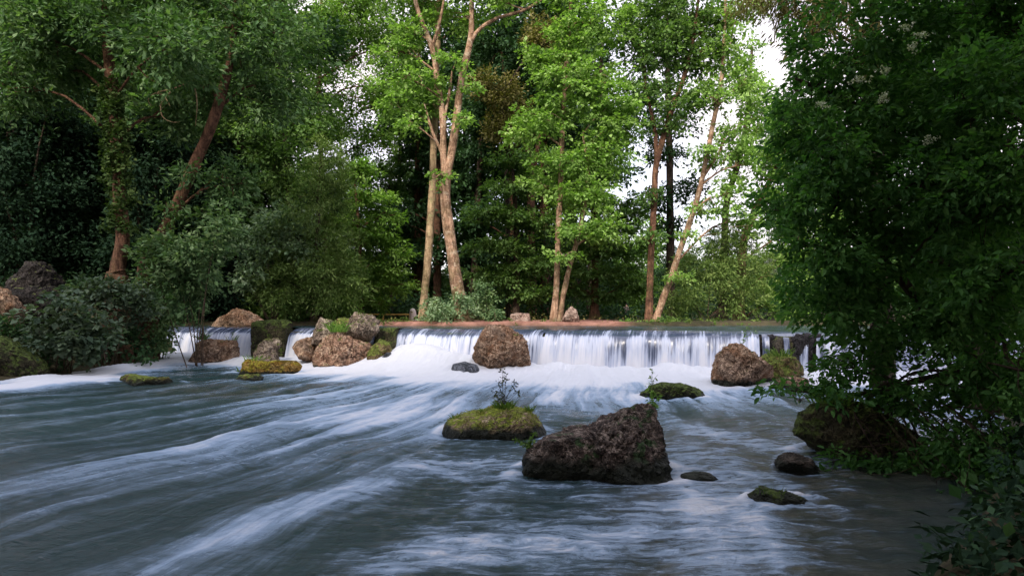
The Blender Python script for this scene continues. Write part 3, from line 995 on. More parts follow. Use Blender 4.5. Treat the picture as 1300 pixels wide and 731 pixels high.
r1 = rock("big dark pitted boulder shaped like a pyramid in the foreground stream",
          [(657, 600), (668, 580), (684, 562), (692, 553), (730, 546), (757, 540), (768, 530), (800, 521), (815, 515), (832, 516), (840, 530), (856, 560), (870, 580), (872, 602), (864, 624), (760, 618), (690, 607)],
          7.7, 0.62, M_R1, 3, sub=7, amp=0.085, freq=1.25, facets=5, boxy=2.2, sink=0.3)
r2 = rock("low round rock capped with yellow-green moss and straw, left of the pyramid boulder",
          [(562, 547), (567, 535), (585, 526), (620, 518), (650, 516), (672, 521), (684, 534), (693, 550), (684, 559), (620, 563), (573, 558)],
          10.2, 0.62, M_R2, 5, sub=6, amp=0.05, facets=0, boxy=2.4, sink=0.25, name="mossy_rock")
r3 = rock("angular red-brown boulder standing alone in front of the middle of the waterfall",
          [(596, 456), (603, 440), (612, 425), (620, 414), (640, 414), (652, 419), (665, 430), (670, 440), (674, 460), (660, 469), (610, 469)],
          20.5, 0.85, M_R3, 8, amp=0.10, freq=1.1, facets=7)
r4 = rock("large pink-brown boulder at the bottom of the boulder pile beside the fall",
          [(388, 460), (384, 446), (400, 432), (425, 425), (450, 424), (470, 429), (481, 440), (477, 456), (455, 468), (420, 467)],
          22.0, 0.8, M_R4, 11, amp=0.11, freq=1.2, facets=6)
rock("small reddish boulder at the left end of the boulder pile", [(373, 440), (380, 428), (398, 426), (404, 440), (398, 456), (380, 452)], 22.3, 0.5, M_R3, 13, sub=5, sink=0.1)
r4a = rock("rounded grey lichen-covered boulder on the left top of the boulder pile", [(396, 432), (398, 412), (408, 404), (420, 406), (429, 420), (428, 434)], 22.5, 0.5, M_RG, 15, sub=5, sink=0.2)
r4b = rock("grey-pink boulder topmost on the right of the boulder pile", [(440, 428), (441, 405), (452, 396), (470, 399), (481, 406), (480, 420), (465, 430)], 22.4, 0.6, M_RG, 17, sub=6, sink=0.2, facets=6)
rock("pale mossy boulder wedged between the two top stones of the pile", [(416, 430), (420, 409), (440, 401), (448, 410), (448, 430)], 22.8, 0.55, M_RM, 19, sub=5, sink=0.2)
rock("yellow-green mossy boulder at the right end of the boulder pile", [(464, 467), (470, 441), (480, 430), (495, 437), (498, 452), (487, 467)], 22.0, 0.6, M_RM, 21, sub=5, sink=0.2)
rock("dark wet rock with water running over it at the right foot of the pile", [(478, 469), (486, 452), (500, 440), (508, 445), (507, 459), (497, 468)], 21.8, 0.5, M_RW, 23, sub=5, sink=0.2, amp=.05)
r5 = rock("reddish hump-backed boulder with green plants in front of the left fall", [(238, 464), (249, 450), (256, 433), (265, 429), (285, 432), (298, 432), (304, 442), (302, 452), (282, 463)], 23.2, 0.7, M_R3, 25, sink=0.2)
rock("upright two-knobbed rock in front of the dark pier", [(314, 464), (322, 445), (330, 436), (338, 430), (350, 428), (357, 435), (351, 446), (355, 464)], 22.6, 0.45, M_RG, 27, sink=0.2)
r5c = rock("flat slab glowing with orange-yellow moss below the upright rock", [(276, 477), (281, 459), (310, 456), (340, 459), (374, 458), (382, 465), (374, 477), (330, 479)], 19.9, 0.5, M_RO, 29, sink=0.15, boxy=3.2)
rock("thin olive slab barely above water at the foot of the orange slab", [(296, 483), (305, 476), (325, 475), (334, 479), (328, 484)], 17.9, 0.4, M_RM, 31, sub=5, sink=0.1)
rock("long flat weathered rock lying in calm dark water near the left bank", [(135, 489), (138, 478), (160, 475), (180, 478), (196, 480), (210, 478), (230, 483), (233, 490), (180, 492)], 16.9, 0.5, M_RM, 33, sink=0.15)
rock("small smooth rock drowned under flowing white water", [(569, 474), (575, 462), (590, 459), (605, 463), (616, 474)], 20.0, 0.5, M_RW, 35, sub=5, amp=0.03, facets=0, sink=0.2)
r8 = rock("brown humped boulder at the right end of the long fall", [(903, 487), (908, 465), (917, 446), (928, 436), (940, 437), (952, 447), (968, 458), (986, 470), (987, 487), (940, 491)], 17.1, 0.7, M_R3, 37, amp=.10, freq=1.2)
r8b = rock("green mossy boulder leaning on the right of the brown humped boulder", [(952, 482), (960, 456), (978, 448), (1005, 450), (1020, 463), (1030, 477), (1012, 487)], 17.9, 0.8, M_RM, 39, sink=0.3)
rock("low pinkish rock in front of the green mossy boulder", [(976, 494), (985, 481), (1010, 479), (1030, 482), (1037, 494)], 16.1, 0.4, M_R4, 41, sub=5)
r9 = rock("flat grey-green rock washed by the stream beyond the pyramid boulder", [(813, 503), (825, 492), (845, 487), (870, 488), (888, 495), (893, 504), (850, 508)], 14.4, 0.6, M_RDM, 43, sub=6, sink=0.15)
r10 = rock("large dark mossy boulder half hidden under the overhanging right tree", [(1012, 552), (1018, 525), (1035, 514), (1070, 508), (1110, 515), (1140, 535), (1165, 560), (1178, 577), (1150, 586), (1060, 576), (1030, 566)], 8.5, 0.6, M_RDM, 45, sink=0.25, amp=.09)
rock("small dark round rock in shaded water below the big mossy boulder", [(984, 592), (990, 580), (1005, 576), (1025, 580), (1035, 592), (1020, 598)], 7.9, 0.25, M_RD, 47, sub=5, sink=0.12, facets=1)
r12 = rock("low weed-covered rock ridge slanting through dark water at lower right", [(950, 632), (970, 620), (1000, 624), (1035, 639), (1055, 655), (1030, 661), (990, 650)], 6.55, 0.25, M_RDM, 49, sub=6, sink=0.12, facets=1, amp=.12)
rock("thin dark rock edge breaking the surface right of the pyramid boulder", [(862, 604), (885, 600), (905, 602), (917, 607), (890, 608)], 7.5, 0.16, M_RD, 51, sub=5, sink=0.1, facets=0)
r14 = rock("brown mossy boulder at the water's edge on the far left", [(-30, 472), (-28, 424), (0, 428), (20, 440), (45, 458), (52, 468), (20, 474)], 17.6, 0.8, M_RDM, 53, sink=.2)
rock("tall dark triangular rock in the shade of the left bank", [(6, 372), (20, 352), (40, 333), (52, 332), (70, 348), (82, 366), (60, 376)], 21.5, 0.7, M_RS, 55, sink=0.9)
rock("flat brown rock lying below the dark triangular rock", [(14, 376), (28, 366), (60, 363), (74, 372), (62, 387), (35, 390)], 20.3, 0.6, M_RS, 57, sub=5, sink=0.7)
rock("reddish rock cut by the left edge of the view above the shrubs", [(-35, 408), (-30, 360), (0, 364), (12, 375), (24, 393), (10, 408)], 19.5, 0.7, M_R3, 59, sub=5, sink=0.7)
rock("low reddish rock ridge on the upper pool left of the falls", [(252, 411), (272, 403), (288, 399), (300, 392), (325, 398), (342, 408), (320, 412)], 27.2, 0.5, M_R3, 61, sub=5, sink=0.25)
rock("square dark mossy pier splitting the left fall in two", [(322, 452), (322, 410), (328, 407), (362, 406), (369, 410), (367, 428), (364, 452)], 24.3, 0.42, M_RDM, 63, name="stone_pier", sink=0.3, boxy=5, furrow=0.10, facets=0, amp=.06, cat="pier")
rock("short block of mossy masonry between the boulder pile and the long fall", [(476, 446), (476, 417), (490, 416), (505, 416), (505, 446)], 23.2, 0.35, M_RDM, 65, name="masonry_block", sink=0.3, boxy=5, facets=0, amp=.05, cat="masonry")
rock("left of two dark dripping rock ledges in the right part of the fall", [(960, 450), (961, 428), (968, 425), (982, 425), (988, 428), (988, 450)], 20.1, 0.32, M_RL, 67, name="ledge_rock", sink=.4, furrow=0.16, boxy=4, facets=0)
rock("right of two dark dripping rock ledges in the right part of the fall", [(1003, 450), (1004, 428), (1015, 424), (1040, 424), (1047, 428), (1047, 450)], 19.7, 0.32, M_RL, 69, name="ledge_rock", sink=.4, furrow=0.16, boxy=4, facets=0)
rock("pale oblong stone block lying on the red far bank", [(647, 410), (648, 399), (655, 397), (672, 398), (674, 409)], 29.6, 0.3, M_RB, 71, name="stone_block", sub=5, boxy=5, facets=1, amp=.05, sink=.1, cat="stone")
rock("pointed pale boulder beside the twin-stemmed tree on the far bank", [(713, 408), (718, 394), (726, 388), (733, 395), (737, 408)], 29.2, 0.3, M_RB, 73, sub=5, facets=7, sink=.1)

# ------------------------------------------------------------------ trees and shrubs
# left bank
tA = make_tree("ivy_clad_tree", "tall dark tree with ivy-covered trunk and red-brown foot on the left bank", "tree", 21.5,
    [[(148, 360, 27), (150, 335, 25), (156, 300, 23), (151, 240, 23), (147, 160, 21), (140, 90, 18), (132, 20, 14), (126, -70, 8)]],
    [(130, 25, 120, 45), (40, 45, 80, 55), (215, 60, 70, 45, -1), (110, -60, 130, 55), (20, 110, 60, 35), (85, 95, 45, 30, 1), (215, 150, 35, 30, 1.5)], L_ASH, B_BROWN,
    dens=8, n=46, L=0.19, W=0.085, R=0.5, seed=101, twigs=6)
tB = make_tree("leaning_tree", "leaning red-brown tree rising to the right of the ivy-clad trunk", "tree", 22.5,
    [[(186, 350, 24), (202, 305, 22), (226, 258, 20), (246, 210, 19), (266, 165, 18), (284, 110, 15), (295, 55, 11), (300, -40, 7)]],
    [(310, 30, 80, 70), (335, 110, 50, 60, 1), (245, -40, 70, 45), (255, 110, 40, 40, 1), (295, 235, 30, 36, .5), (248, 218, 22, 14, -.7), (215, 265, 20, 14, -.7)], L_ASH, B_BROWN,
    dens=8.5, n=46, L=0.18, W=0.08, R=0.48, seed=103, twigs=7)
# ivy
b = np.array(tA.location)
rng = np.random.default_rng(5)
iv = []
for k in range(190):
    s = rng.random()
    pyv = 292 - s * 190
    cx = np.interp(pyv, [90, 160, 240, 300], [140, 147, 151, 156])
    iv.append(P(cx + rng.normal(0, 9), pyv, 21.5 - 0.28 * rng.random()) - b)
iv = np.array(iv)
link("ivy", leaf_cloud("ivy", iv, 0.22, np.tile([0, -1.0, 0.1], (len(iv), 1)), 22, 0.10, 0.09, L_IVY, 7, 0.3, 0.2, 0.2), tA)
# dead hanging branch
tb = Tubes()
bb = np.array(tB.location)
for pl in ([(250, 100), (222, 112), (198, 118), (188, 126), (192, 135)], [(222, 112), (205, 130), (206, 148), (218, 155), (228, 155)], [(198, 118), (208, 122), (216, 135)], [(245, 100), (250, 130), (248, 160)]):
    tb.add(np.array([P(a, c, 21.9) - bb for a, c in pl]), np.linspace(.028, .008, len(pl)), 5, res=14)
link("dead_branch", tb.mesh("dead_branch", B_PALE), tB)

make_tree("bushy_tree", "tall bushy mid-green tree between the leaning tree and the open sky", "tree", 31.0,
    [[(372, 400, 14), (370, 300, 13), (362, 180, 11), (350, 60, 9), (345, -60, 5)]],
    [(345, 50, 60, 75), (330, 150, 60, 60, -1), (350, 220, 60, 45, -.5), (340, -60, 90, 60), (395, 150, 30, 60, 1), (285, 40, 50, 70, 1)], L_BEECH, B_DARK, dens=8, n=46, L=0.17, W=0.08, R=0.5, seed=105)
make_tree("feathery_yew", "olive-green feathery yew with drooping sprays above the left fall", "tree", 29.0,
    [[(400, 404, 12), (402, 330, 10), (405, 240, 7), (408, 190, 3)]],
    [(405, 250, 42, 60), (395, 320, 58, 60), (425, 350, 40, 45, -.5), (370, 360, 50, 40), (420, 200, 22, 40)], L_YEW, B_DARK, dens=11, n=60, L=0.16, W=0.035, R=0.48, seed=107, droop=0.7, flat=.18)
make_shrub("elder_bush", "pale silvery-green flowering bush below the olive yew", 28.8,
    [(350, 280, 40, 26), (330, 318, 34, 28), (378, 305, 28, 25), (322, 350, 26, 22)], L_ELDER, dens=13, n=42, L=0.17, W=0.09, R=0.34, seed=109, basepx=(345, 400))
make_shrub("bank_shrub", "large dark-green shrub overhanging the left end of the fall", 21.7,
    [(250, 330, 45, 46), (222, 378, 32, 34), (280, 300, 24, 35), (208, 345, 40, 45), (258, 350, 22, 34, 1), (205, 312, 34, 30)], L_SHRUB, dens=11, n=44, L=0.16, W=0.085, R=0.38, seed=111)
make_shrub("bank_shrub", "low dark shrub at the water's edge left of the fall", 22.6,
    [(192, 412, 34, 32), (212, 428, 12, 20), (175, 390, 28, 28)], L_SHRUB, dens=13, n=44, L=0.14, W=0.08, R=0.32, seed=113)
make_shrub("broad_leaved_shrub", "grey-green broad-leaved shrub beside the far left rocks", 18.5,
    [(85, 400, 52, 28), (70, 430, 45, 24), (115, 425, 32, 28)], L_BROAD, dens=17, n=34, L=0.15, W=0.12, R=0.32, seed=115, up=1.4, jit=.4, flat=.3)
make_shrub("broad_leaved_shrub", "broad-leaved shrub with a few bright leaves at the foot of the ivy-clad tree", 20.2,
    [(135, 370, 40, 22), (165, 385, 28, 28), (110, 365, 28, 15)], L_BROAD, dens=17, n=36, L=0.15, W=0.11, R=0.32, seed=117, up=1.4, jit=.4, flat=.3)
make_shrub("bramble_bush", "dark tangled bush over the white water on the left bank", 20.8,
    [(150, 432, 36, 22), (120, 445, 26, 16), (185, 440, 22, 14)], L_DARK, dens=15, n=40, L=0.12, W=0.08, R=0.28, seed=119)
make_shrub("bramble_bush", "dark undergrowth bush behind the brown boulder at far left edge", 18.8,
    [(10, 420, 30, 16), (-25, 415, 30, 18)], L_DARK, dens=16, n=40, L=0.12, W=0.08, R=0.26, seed=120)
make_shrub("leafy_bush", "bright leafy bush behind the reddish ridge on the upper pool", 30.0,
    [(340, 385, 30, 22), (320, 400, 22, 10)], L_LIME, dens=13, n=40, L=0.15, W=0.09, R=0.34, seed=121)
make_shrub("leafy_bush", "bright leafy bush below the olive yew at the upper pool edge", 29.2,
    [(385, 390, 32, 20), (365, 402, 22, 8)], L_BEECH, dens=14, n=40, L=0.15, W=0.09, R=0.34, seed=123)
make_shrub("leafy_bush", "leafy bush behind the boulder pile next to the wooden rail", 29.4,
    [(432, 385, 24, 24), (415, 400, 22, 10)], L_LIME, dens=13, n=40, L=0.14, W=0.08, R=0.32, seed=125)

# centre
make_tree("tiered_beech", "young beech with tiered horizontal sprays behind the wooden rail", "tree", 32.5,
    [[(457, 404, 9), (458, 380, 8), (456, 300, 6), (450, 230, 4)]],
    [(465, 250, 32, 14), (440, 285, 38, 14), (478, 300, 36, 13), (440, 330, 36, 14), (480, 345, 40, 12), (450, 370, 34, 10), (455, 215, 24, 14), (505, 320, 24, 9), (492, 275, 22, 9), (500, 362, 26, 8), (478, 385, 26, 7)],
    L_LIME, B_BROWN, dens=13, n=52, L=0.17, W=0.09, R=0.5, seed=131, flat=0.09, droop=0.35, up=2.0, jit=.45, twigs=4, gap=.36)
make_tree("slender_sky_tree", "thin loose-crowned tree with sky showing through, left of the pale trunk", "tree", 44.0,
    [[(412, 400, 10), (410, 250, 9), (405, 120, 8), (408, 0, 5), (408, -80, 3)]],
    [(400, 60, 40, 60), (470, 110, 38, 40), (430, 160, 45, 30), (500, 60, 30, 40, 2), (440, 10, 50, 40), (470, -30, 60, 40), (520, 130, 30, 50, 2), (480, 175, 35, 22), (450, 40, 60, 50, 3)], L_LIME, B_BROWN,
    dens=9, n=32, L=0.17, W=0.10, R=0.55, seed=133, twigs=14, gap=.43, limb_r=.07)
make_tree("pale_straight_tree", "straight slim tree with pale yellowish trunk beside the forked tree", "tree", 30.0,
    [[(537, 398, 14), (539, 370, 13), (544, 320, 13), (549, 240, 13), (551, 165, 12), (554, 90, 10), (558, 0, 8), (560, -80, 5)]],
    [(540, -60, 80, 40), (600, -90, 60, 50), (530, 10, 40, 25, 1)], L_MAPLE, B_PALE, dens=8, n=40, L=0.17, W=0.10, R=0.48, seed=135, flare=1.2)
make_tree("forked_maple", "tall forked tree with warm orange-pink trunk in the middle", "tree", 29.0,
    [[(588, 398, 24), (582, 370, 22), (574, 320, 19), (567, 270, 18), (565, 235, 17), (572, 200, 14), (580, 150, 13), (586, 100, 12), (597, 52, 11), (599, 0, 8), (602, -70, 5)],
     [(566, 245, 13), (563, 200, 11), (562, 150, 11), (554, 95, 10), (548, 60, 9), (528, 5, 7), (520, -50, 5)],
     [(596, 58, 8), (606, 40, 7), (630, 24, 6), (668, 12, 5), (700, -10, 3)],
     [(562, 160, 6), (570, 120, 5), (574, 90, 3)],
     [(564, 200, 6), (552, 175, 5), (545, 155, 4), (538, 130, 2.5)],
     [(549, 60, 6), (560, 20, 5), (566, -20, 3)]],
    [(520, 100, 40, 22), (510, 140, 34, 20), (545, 125, 30, 28, .8), (505, 65, 30, 20), (525, 40, 30, 20), (640, -5, 50, 22), (590, 20, 40, 22, 1), (560, -40, 90, 40), (525, 160, 20, 10, -.5), (560, 222, 18, 7, -.7), (588, 150, 16, 8, -.7), (575, 75, 22, 10, -.6), (600, 105, 18, 9, -.6)],
    L_MAPLE, B_WARM, dens=8, n=40, L=0.15, W=0.11, R=0.46, seed=137, gap=.47, twigs=6, flat=.13, up=1.6, flare=1.25)
make_shrub("rounded_bush", "round light-green bush at the foot of the orange forked tree", 28.8,
    [(570, 392, 40, 20), (555, 402, 28, 10), (590, 380, 18, 12)], L_ELDER, dens=22, n=44, L=0.11, W=0.06, R=0.26, seed=139)
make_shrub("rounded_bush", "small green bush hanging over the water right of the round light-green bush", 28.9,
    [(632, 400, 16, 12), (618, 385, 14, 16, .4), (610, 365, 12, 12, .5)], L_SHRUB, dens=20, n=40, L=0.11, W=0.06, R=0.25, seed=141)
make_tree("tiered_beech", "dark beech with flat tiers of leaves left of the twin-stemmed maple", "tree", 36.0,
    [[(655, 404, 12), (656, 340, 10), (654, 260, 8), (650, 200, 5)]],
    [(655, 235, 45, 14), (630, 270, 45, 14), (680, 285, 45, 13), (635, 310, 50, 13), (675, 335, 45, 13), (635, 350, 55, 12), (670, 372, 45, 10), (650, 205, 30, 14)],
    L_BEECH, B_DARK, dens=11, n=52, L=0.19, W=0.10, R=0.55, seed=143, flat=0.09, droop=0.3, up=2.0, jit=.45, twigs=4, gap=.36)
make_tree("tiered_beech", "thick-trunked dark beech with drooping tiers behind the pointed boulder", "tree", 36.5,
    [[(755, 406, 16), (755, 380, 15), (756, 320, 12), (758, 240, 8), (758, 190, 4)]],
    [(760, 220, 45, 14), (735, 250, 40, 14), (790, 265, 45, 14), (760, 290, 60, 13), (795, 315, 45, 13), (730, 320, 45, 13), (770, 345, 60, 12), (800, 360, 35, 10), (725, 365, 30, 10), (775, 375, 40, 8)],
    L_BEECH, B_BROWN, dens=11, n=52, L=0.19, W=0.10, R=0.55, seed=145, flat=0.09, droop=0.35, up=2.0, jit=.45, twigs=4, gap=.36)
make_tree("reddish_trunk_tree", "red-brown trunk rising out of the tiered beech left of centre", "tree", 41.0,
    [[(676, 404, 14), (675, 320, 13), (674, 250, 13), (672, 200, 11), (655, 150, 9), (640, 90, 7), (630, 20, 4)], [(674, 240, 9), (682, 190, 8), (690, 150, 5)]],
    [(640, 60, 50, 60), (690, 100, 40, 40), (620, 130, 40, 35), (660, -20, 60, 50)], L_DARK, B_BROWN, dens=6, n=46, L=0.22, W=0.11, R=0.6, seed=147)
make_tree("olive_maple", "olive-brown leaved tree showing beside the orange fork", "tree", 38.0,
    [[(645, 404, 9), (644, 250, 8), (638, 120, 5)]],
    [(628, 110, 32, 22), (650, 130, 26, 18), (640, 165, 26, 24), (690, 50, 24, 30)], L_OLIVE, B_DARK, dens=10, n=44, L=0.18, W=0.09, R=0.5, seed=149)
make_tree("twin_stemmed_maple", "twin-stemmed maple with fresh bright green crown on the red bank", "tree", 29.8,
    [[(703, 410, 13), (706, 370, 11), (708, 320, 10), (711, 240, 10), (714, 170, 9), (718, 100, 8), (723, 30, 7), (727, -50, 4)],
     [(710, 411, 10), (714, 380, 9), (723, 340, 9), (734, 300, 8), (744, 250, 8), (746, 215, 6), (740, 170, 4)]],
    [(735, 105, 62, 38), (690, 150, 42, 22), (775, 140, 42, 34), (668, 168, 24, 22), (720, 205, 50, 26), (770, 195, 40, 26), (735, 250, 46, 24), (690, 235, 26, 16), (770, 290, 28, 18, -.3),
     (730, 295, 34, 12, -.6), (745, 30, 55, 40), (700, 75, 36, 28), (715, 325, 22, 8, -.6), (730, -40, 60, 40), (790, 165, 25, 30, .5)],
    L_MAPLE, B_WARM, dens=9, n=46, L=0.15, W=0.11, R=0.5, seed=151, gap=.45, flat=.13, up=1.6, droop=.4, twigs=4, flare=1.2)
# right of centre
make_tree("red_trunked_tree", "tall tree with upright red-brown trunk at the right end of the red bank", "tree", 30.8,
    [[(824, 412, 15), (825, 370, 12), (827, 320, 12), (831, 255, 11), (833, 210, 11), (848, 155, 9), (866, 105, 8), (880, 50, 6), (890, -30, 4)], [(833, 215, 8), (832, 170, 7), (822, 120, 5), (815, 60, 4)]],
    [(835, 60, 50, 30), (880, 70, 40, 30), (820, 110, 34, 24), (875, 120, 40, 22), (850, 20, 60, 34), (905, 30, 40, 30), (800, 40, 30, 30, 1), (850, -40, 80, 40), (845, 160, 26, 14), (828, 245, 20, 8, -.6), (826, 300, 16, 7, -.6), (856, 130, 18, 9, -.6)],
    L_BEECH, B_BROWN, dens=9, n=38, L=0.16, W=0.10, R=0.42, seed=153, gap=.47, twigs=7, flat=.2, flare=1.3)
make_tree("dark_trunked_tree", "dark straight trunk behind the leaning pale tree", "tree", 39.0,
    [[(852, 404, 14), (851, 300, 14), (850, 200, 12), (848, 100, 9), (846, 0, 5)]],
    [(830, 250, 34, 20), (875, 240, 30, 18), (840, 190, 30, 24), (870, 150, 26, 26), (820, 130, 30, 40), (850, 40, 50, 60), (855, 285, 30, 12)], L_DARK, B_DARK, dens=6, n=40, L=0.20, W=0.10, R=0.5, seed=155, gap=.46, twigs=6)
make_tree("slanting_tree", "pale spotted trunk slanting to the right from beside the red trunk", "tree", 30.2,
    [[(832, 412, 14), (836, 395, 12), (850, 358, 11), (866, 310, 11), (880, 270, 10), (892, 225, 9), (903, 170, 8), (916, 100, 7), (920, 40, 5), (922, -40, 3)], [(893, 225, 5), (912, 195, 4), (926, 160, 3)]],
    [(925, 60, 36, 34), (905, 120, 30, 22), (940, 110, 28, 30), (930, 170, 30, 22), (900, 200, 26, 16), (940, 210, 24, 26), (925, 250, 34, 20), (940, 10, 34, 40), (960, 150, 26, 36, .8), (890, 265, 26, 14), (950, 280, 26, 24, 1), (898, 190, 16, 8, -.6), (872, 300, 16, 7, -.6), (912, 125, 18, 9, -.6), (858, 350, 14, 6, -.6)],
    L_MAPLE, B_WARM, dens=8, n=36, L=0.15, W=0.10, R=0.38, seed=157, gap=.48, twigs=6, flat=.2, flare=1.2)
make_tree("gnarled_tree", "grey-brown trunk partly hidden behind the leaves right of the slanting tree", "tree", 36.0,
    [[(917, 404, 14), (920, 300, 12), (924, 250, 11), (938, 205, 9), (948, 150, 7), (955, 60, 4)]],
    [(945, 90, 30, 30), (965, 130, 24, 30), (935, 195, 34, 22), (975, 190, 30, 40)], L_LIME, B_DARK, dens=6, n=36, L=0.18, W=0.10, R=0.45, seed=159, gap=.48, twigs=6)
make_tree("stout_leaning_tree", "stout dark stem leaning right behind the near tree's left edge", "tree", 34.0,
    [[(938, 404, 16), (944, 310, 14), (956, 275, 13), (972, 240, 11), (995, 195, 8), (1010, 140, 5)]],
    [(985, 250, 30, 40), (1005, 190, 34, 50), (1010, 330, 40, 46), (990, 380, 36, 36), (1030, 280, 36, 50)], L_LIME, B_BROWN, dens=9, n=42, L=0.16, W=0.10, R=0.42, seed=161, gap=.42)
make_shrub("yew_bush", "broad dark olive yew bush at the water's edge under the slanting tree", 31.5,
    [(895, 340, 40, 36), (940, 360, 40, 40), (880, 375, 30, 30), (920, 310, 40, 28), (850, 385, 20, 22), (960, 330, 24, 36)], L_YEW, dens=13, n=60, L=0.15, W=0.04, R=0.42, seed=163, droop=.6, flat=.2, depth=1.2)
make_shrub("far_bush", "sunlit light-green bush behind the standing person", 76.0, [(800, 350, 45, 52), (775, 385, 30, 22), (820, 300, 30, 30), (830, 380, 22, 26)], L_LIME, dens=3.2, n=42, L=0.34, W=0.2, R=0.8, seed=165)
make_shrub("low_plant", "small leafy plant at the foot of the red trunk", 29.4, [(808, 409, 12, 5), (795, 411, 8, 3)], L_LIME, dens=40, n=24, L=0.10, W=0.05, R=0.14, seed=167, stems=3)
make_shrub("low_plant", "small leafy plant to the right of the slanting trunk's foot", 29.3, [(853, 409, 13, 6), (845, 405, 8, 6)], L_BEECH, dens=40, n=24, L=0.10, W=0.05, R=0.14, seed=169, stems=3)

# ---------------- forest behind: shared meshes, every tree its own object
def forest_proto(k, lmat, dark):
    rng = np.random.default_rng(900 + k)
    tb = Tubes()
    H = 21.0
    lean = rng.normal(0, .5, 2)
    pts = np.array([[0, 0, -.4], [0.05, 0, 2], [lean[0] * .4, lean[1] * .4, 8], [lean[0], lean[1], 15], [lean[0] * 1.2, lean[1] * 1.2, H]])
    tb.add(pts, np.array([.36, .27, .22, .14, .04]), 10, res=26, wob=.3, seed=k)
    ells = []
    for i in range(15):
        h = 4.2 + 17 * (i / 15) + rng.normal(0, .5)
        a = rng.random() * 6.283
        rr = rng.uniform(1.0, 2.6) * (1 - 0.45 * max(0, (h - 13) / 9))
        c = np.array([math.cos(a) * rr, math.sin(a) * rr, h])
        ells.append((c, np.array([1.9, 1.9, .75]) * rng.uniform(.8, 1.2), 17))
        s = np.array([np.interp(h - 1, pts[:, 2], pts[:, 0]), np.interp(h - 1, pts[:, 2], pts[:, 1]), h - 1.2])
        tb.add(np.array([s, (s + c) / 2 + [0, 0, .2], c]), np.array([.07, .05, .015]), 5, res=7)
    C, O, I = fill(ells, 900 + k, .4)
    return (tb.mesh("forest_trunk", B_DARK if dark else B_BROWN),
            leaf_cloud("forest_crown", C, 0.75, O, 44, 0.30, 0.15, lmat, k, .22, 1.2, .3))

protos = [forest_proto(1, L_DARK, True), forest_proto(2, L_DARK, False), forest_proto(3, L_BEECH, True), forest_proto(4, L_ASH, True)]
def forest_tree(x, y, k, scale, rz, label, group):
    t = thing("forest_tree", label, "tree", (x, y, ground_z(x, y)), group)
    t.rotation_euler = (0, 0, rz)
    t.scale = (scale,) * 3
    link("trunk", protos[k][0], t)
    link("crown", protos[k][1], t)
    return t

rng = np.random.default_rng(77)
FL = "tall dark tree in the shaded wood behind the far bank"
def row(pxs, Y, kinds, smin, smax, label=FL, group="trees in the wood behind the far bank"):
    for pxx in pxs:
        y = Y + rng.normal(0, 1.2)
        forest_tree((pxx + rng.normal(0, 8) - 650) / FX * y, y, int(rng.choice(kinds)), rng.uniform(smin, smax), rng.random() * 6.28, label, group)
row([560, 605, 650, 700, 745], 45, [0, 1], .95, 1.1)
row([535, 590, 640, 690, 735], 53, [0, 1, 2], 1.0, 1.2)
row([540, 610, 670, 730], 62, [0, 1, 2], 1.2, 1.35)
row([400, 450, 500], 50, [0, 2], .50, .58, "short dark tree in the wood left of the pale straight trunk", "shorter trees below the left sky gap")
row([390, 430, 475, 520], 60, [0, 2, 3], .62, .72, "short dark tree in the wood left of the pale straight trunk", "shorter trees below the left sky gap")
row([860, 900, 950, 1000], 50, [0, 3], .30, .36, "low dark tree behind the yew bush right of the slanting trunk", "low trees behind the yew bush")
row([1010, 1060, 1120], 44, [0, 2, 3], .72, .95, "tall tree largely hidden behind the near tree on the right", "trees behind the near right tree")
row([20, 75, 130, 190, 250, 310], 31, [0, 3], .95, 1.1, "tall dark tree in the wood behind the left bank", "trees in the wood behind the left bank")
row([-10, 60, 130, 200, 270, 340], 39, [0, 1], 1.0, 1.2, "tall dark tree in the wood behind the left bank", "trees in the wood behind the left bank")
row([10, 100, 190, 280, 350], 50, [0, 1], 1.1, 1.4, "tall dark tree in the wood behind the left bank", "trees in the wood behind the left bank")
def thicket_proto(k, lmat, H, W, n):
    rng = np.random.default_rng(950 + k)
    tb = Tubes()
    ells = []
    for i in range(n):
        h = H * (0.08 + 0.86 * i / n) + rng.normal(0, .3)
        a = rng.random() * 6.283
        rr = rng.uniform(.2, .75) * W * (1 - 0.5 * (h / H) ** 2)
        c = np.array([math.cos(a) * rr, math.sin(a) * rr, max(.5, h)])
        ells.append((c, np.array([W * .5, W * .5, W * .32]) * rng.uniform(.8, 1.2), 26))
        tb.add(np.array([[c[0] * .1, c[1] * .1, -.3], [c[0] * .4, c[1] * .4, c[2] * .6], c]), np.array([.07, .05, .015]), 5, res=7)
    C, O, I = fill(ells, 950 + k, .34)
    return (tb.mesh("thicket_stems", B_DARK), leaf_cloud("thicket_foliage", C, 0.6, O, 64, 0.17, 0.10, lmat, k, .3, 1.0, .35))
tprotos = [thicket_proto(1, L_PAINTED_SHADE, 9.0, 2.6, 12), thicket_proto(2, L_DARK, 4.2, 2.4, 7), thicket_proto(3, L_BEECH, 4.2, 2.4, 7)]
def thicket(x, y, k, sc, label, group, name="thicket_bush", cat="bush"):
    t = thing(name, label, cat, (x, y, ground_z(x, y)), group)
    t.rotation_euler = (0, 0, rng.random() * 6.28)
    t.scale = (sc,) * 3
    link("stems", tprotos[k][0], t)
    link("foliage", tprotos[k][1], t)
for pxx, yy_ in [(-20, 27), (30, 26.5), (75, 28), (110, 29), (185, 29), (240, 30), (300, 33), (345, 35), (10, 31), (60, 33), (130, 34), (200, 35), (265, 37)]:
    thicket((pxx - 650) / FX * yy_, yy_, 0, rng.uniform(.85, 1.1), "tall dark thicket bush filling the shade between the left bank trunks", "thicket bushes on the left bank")
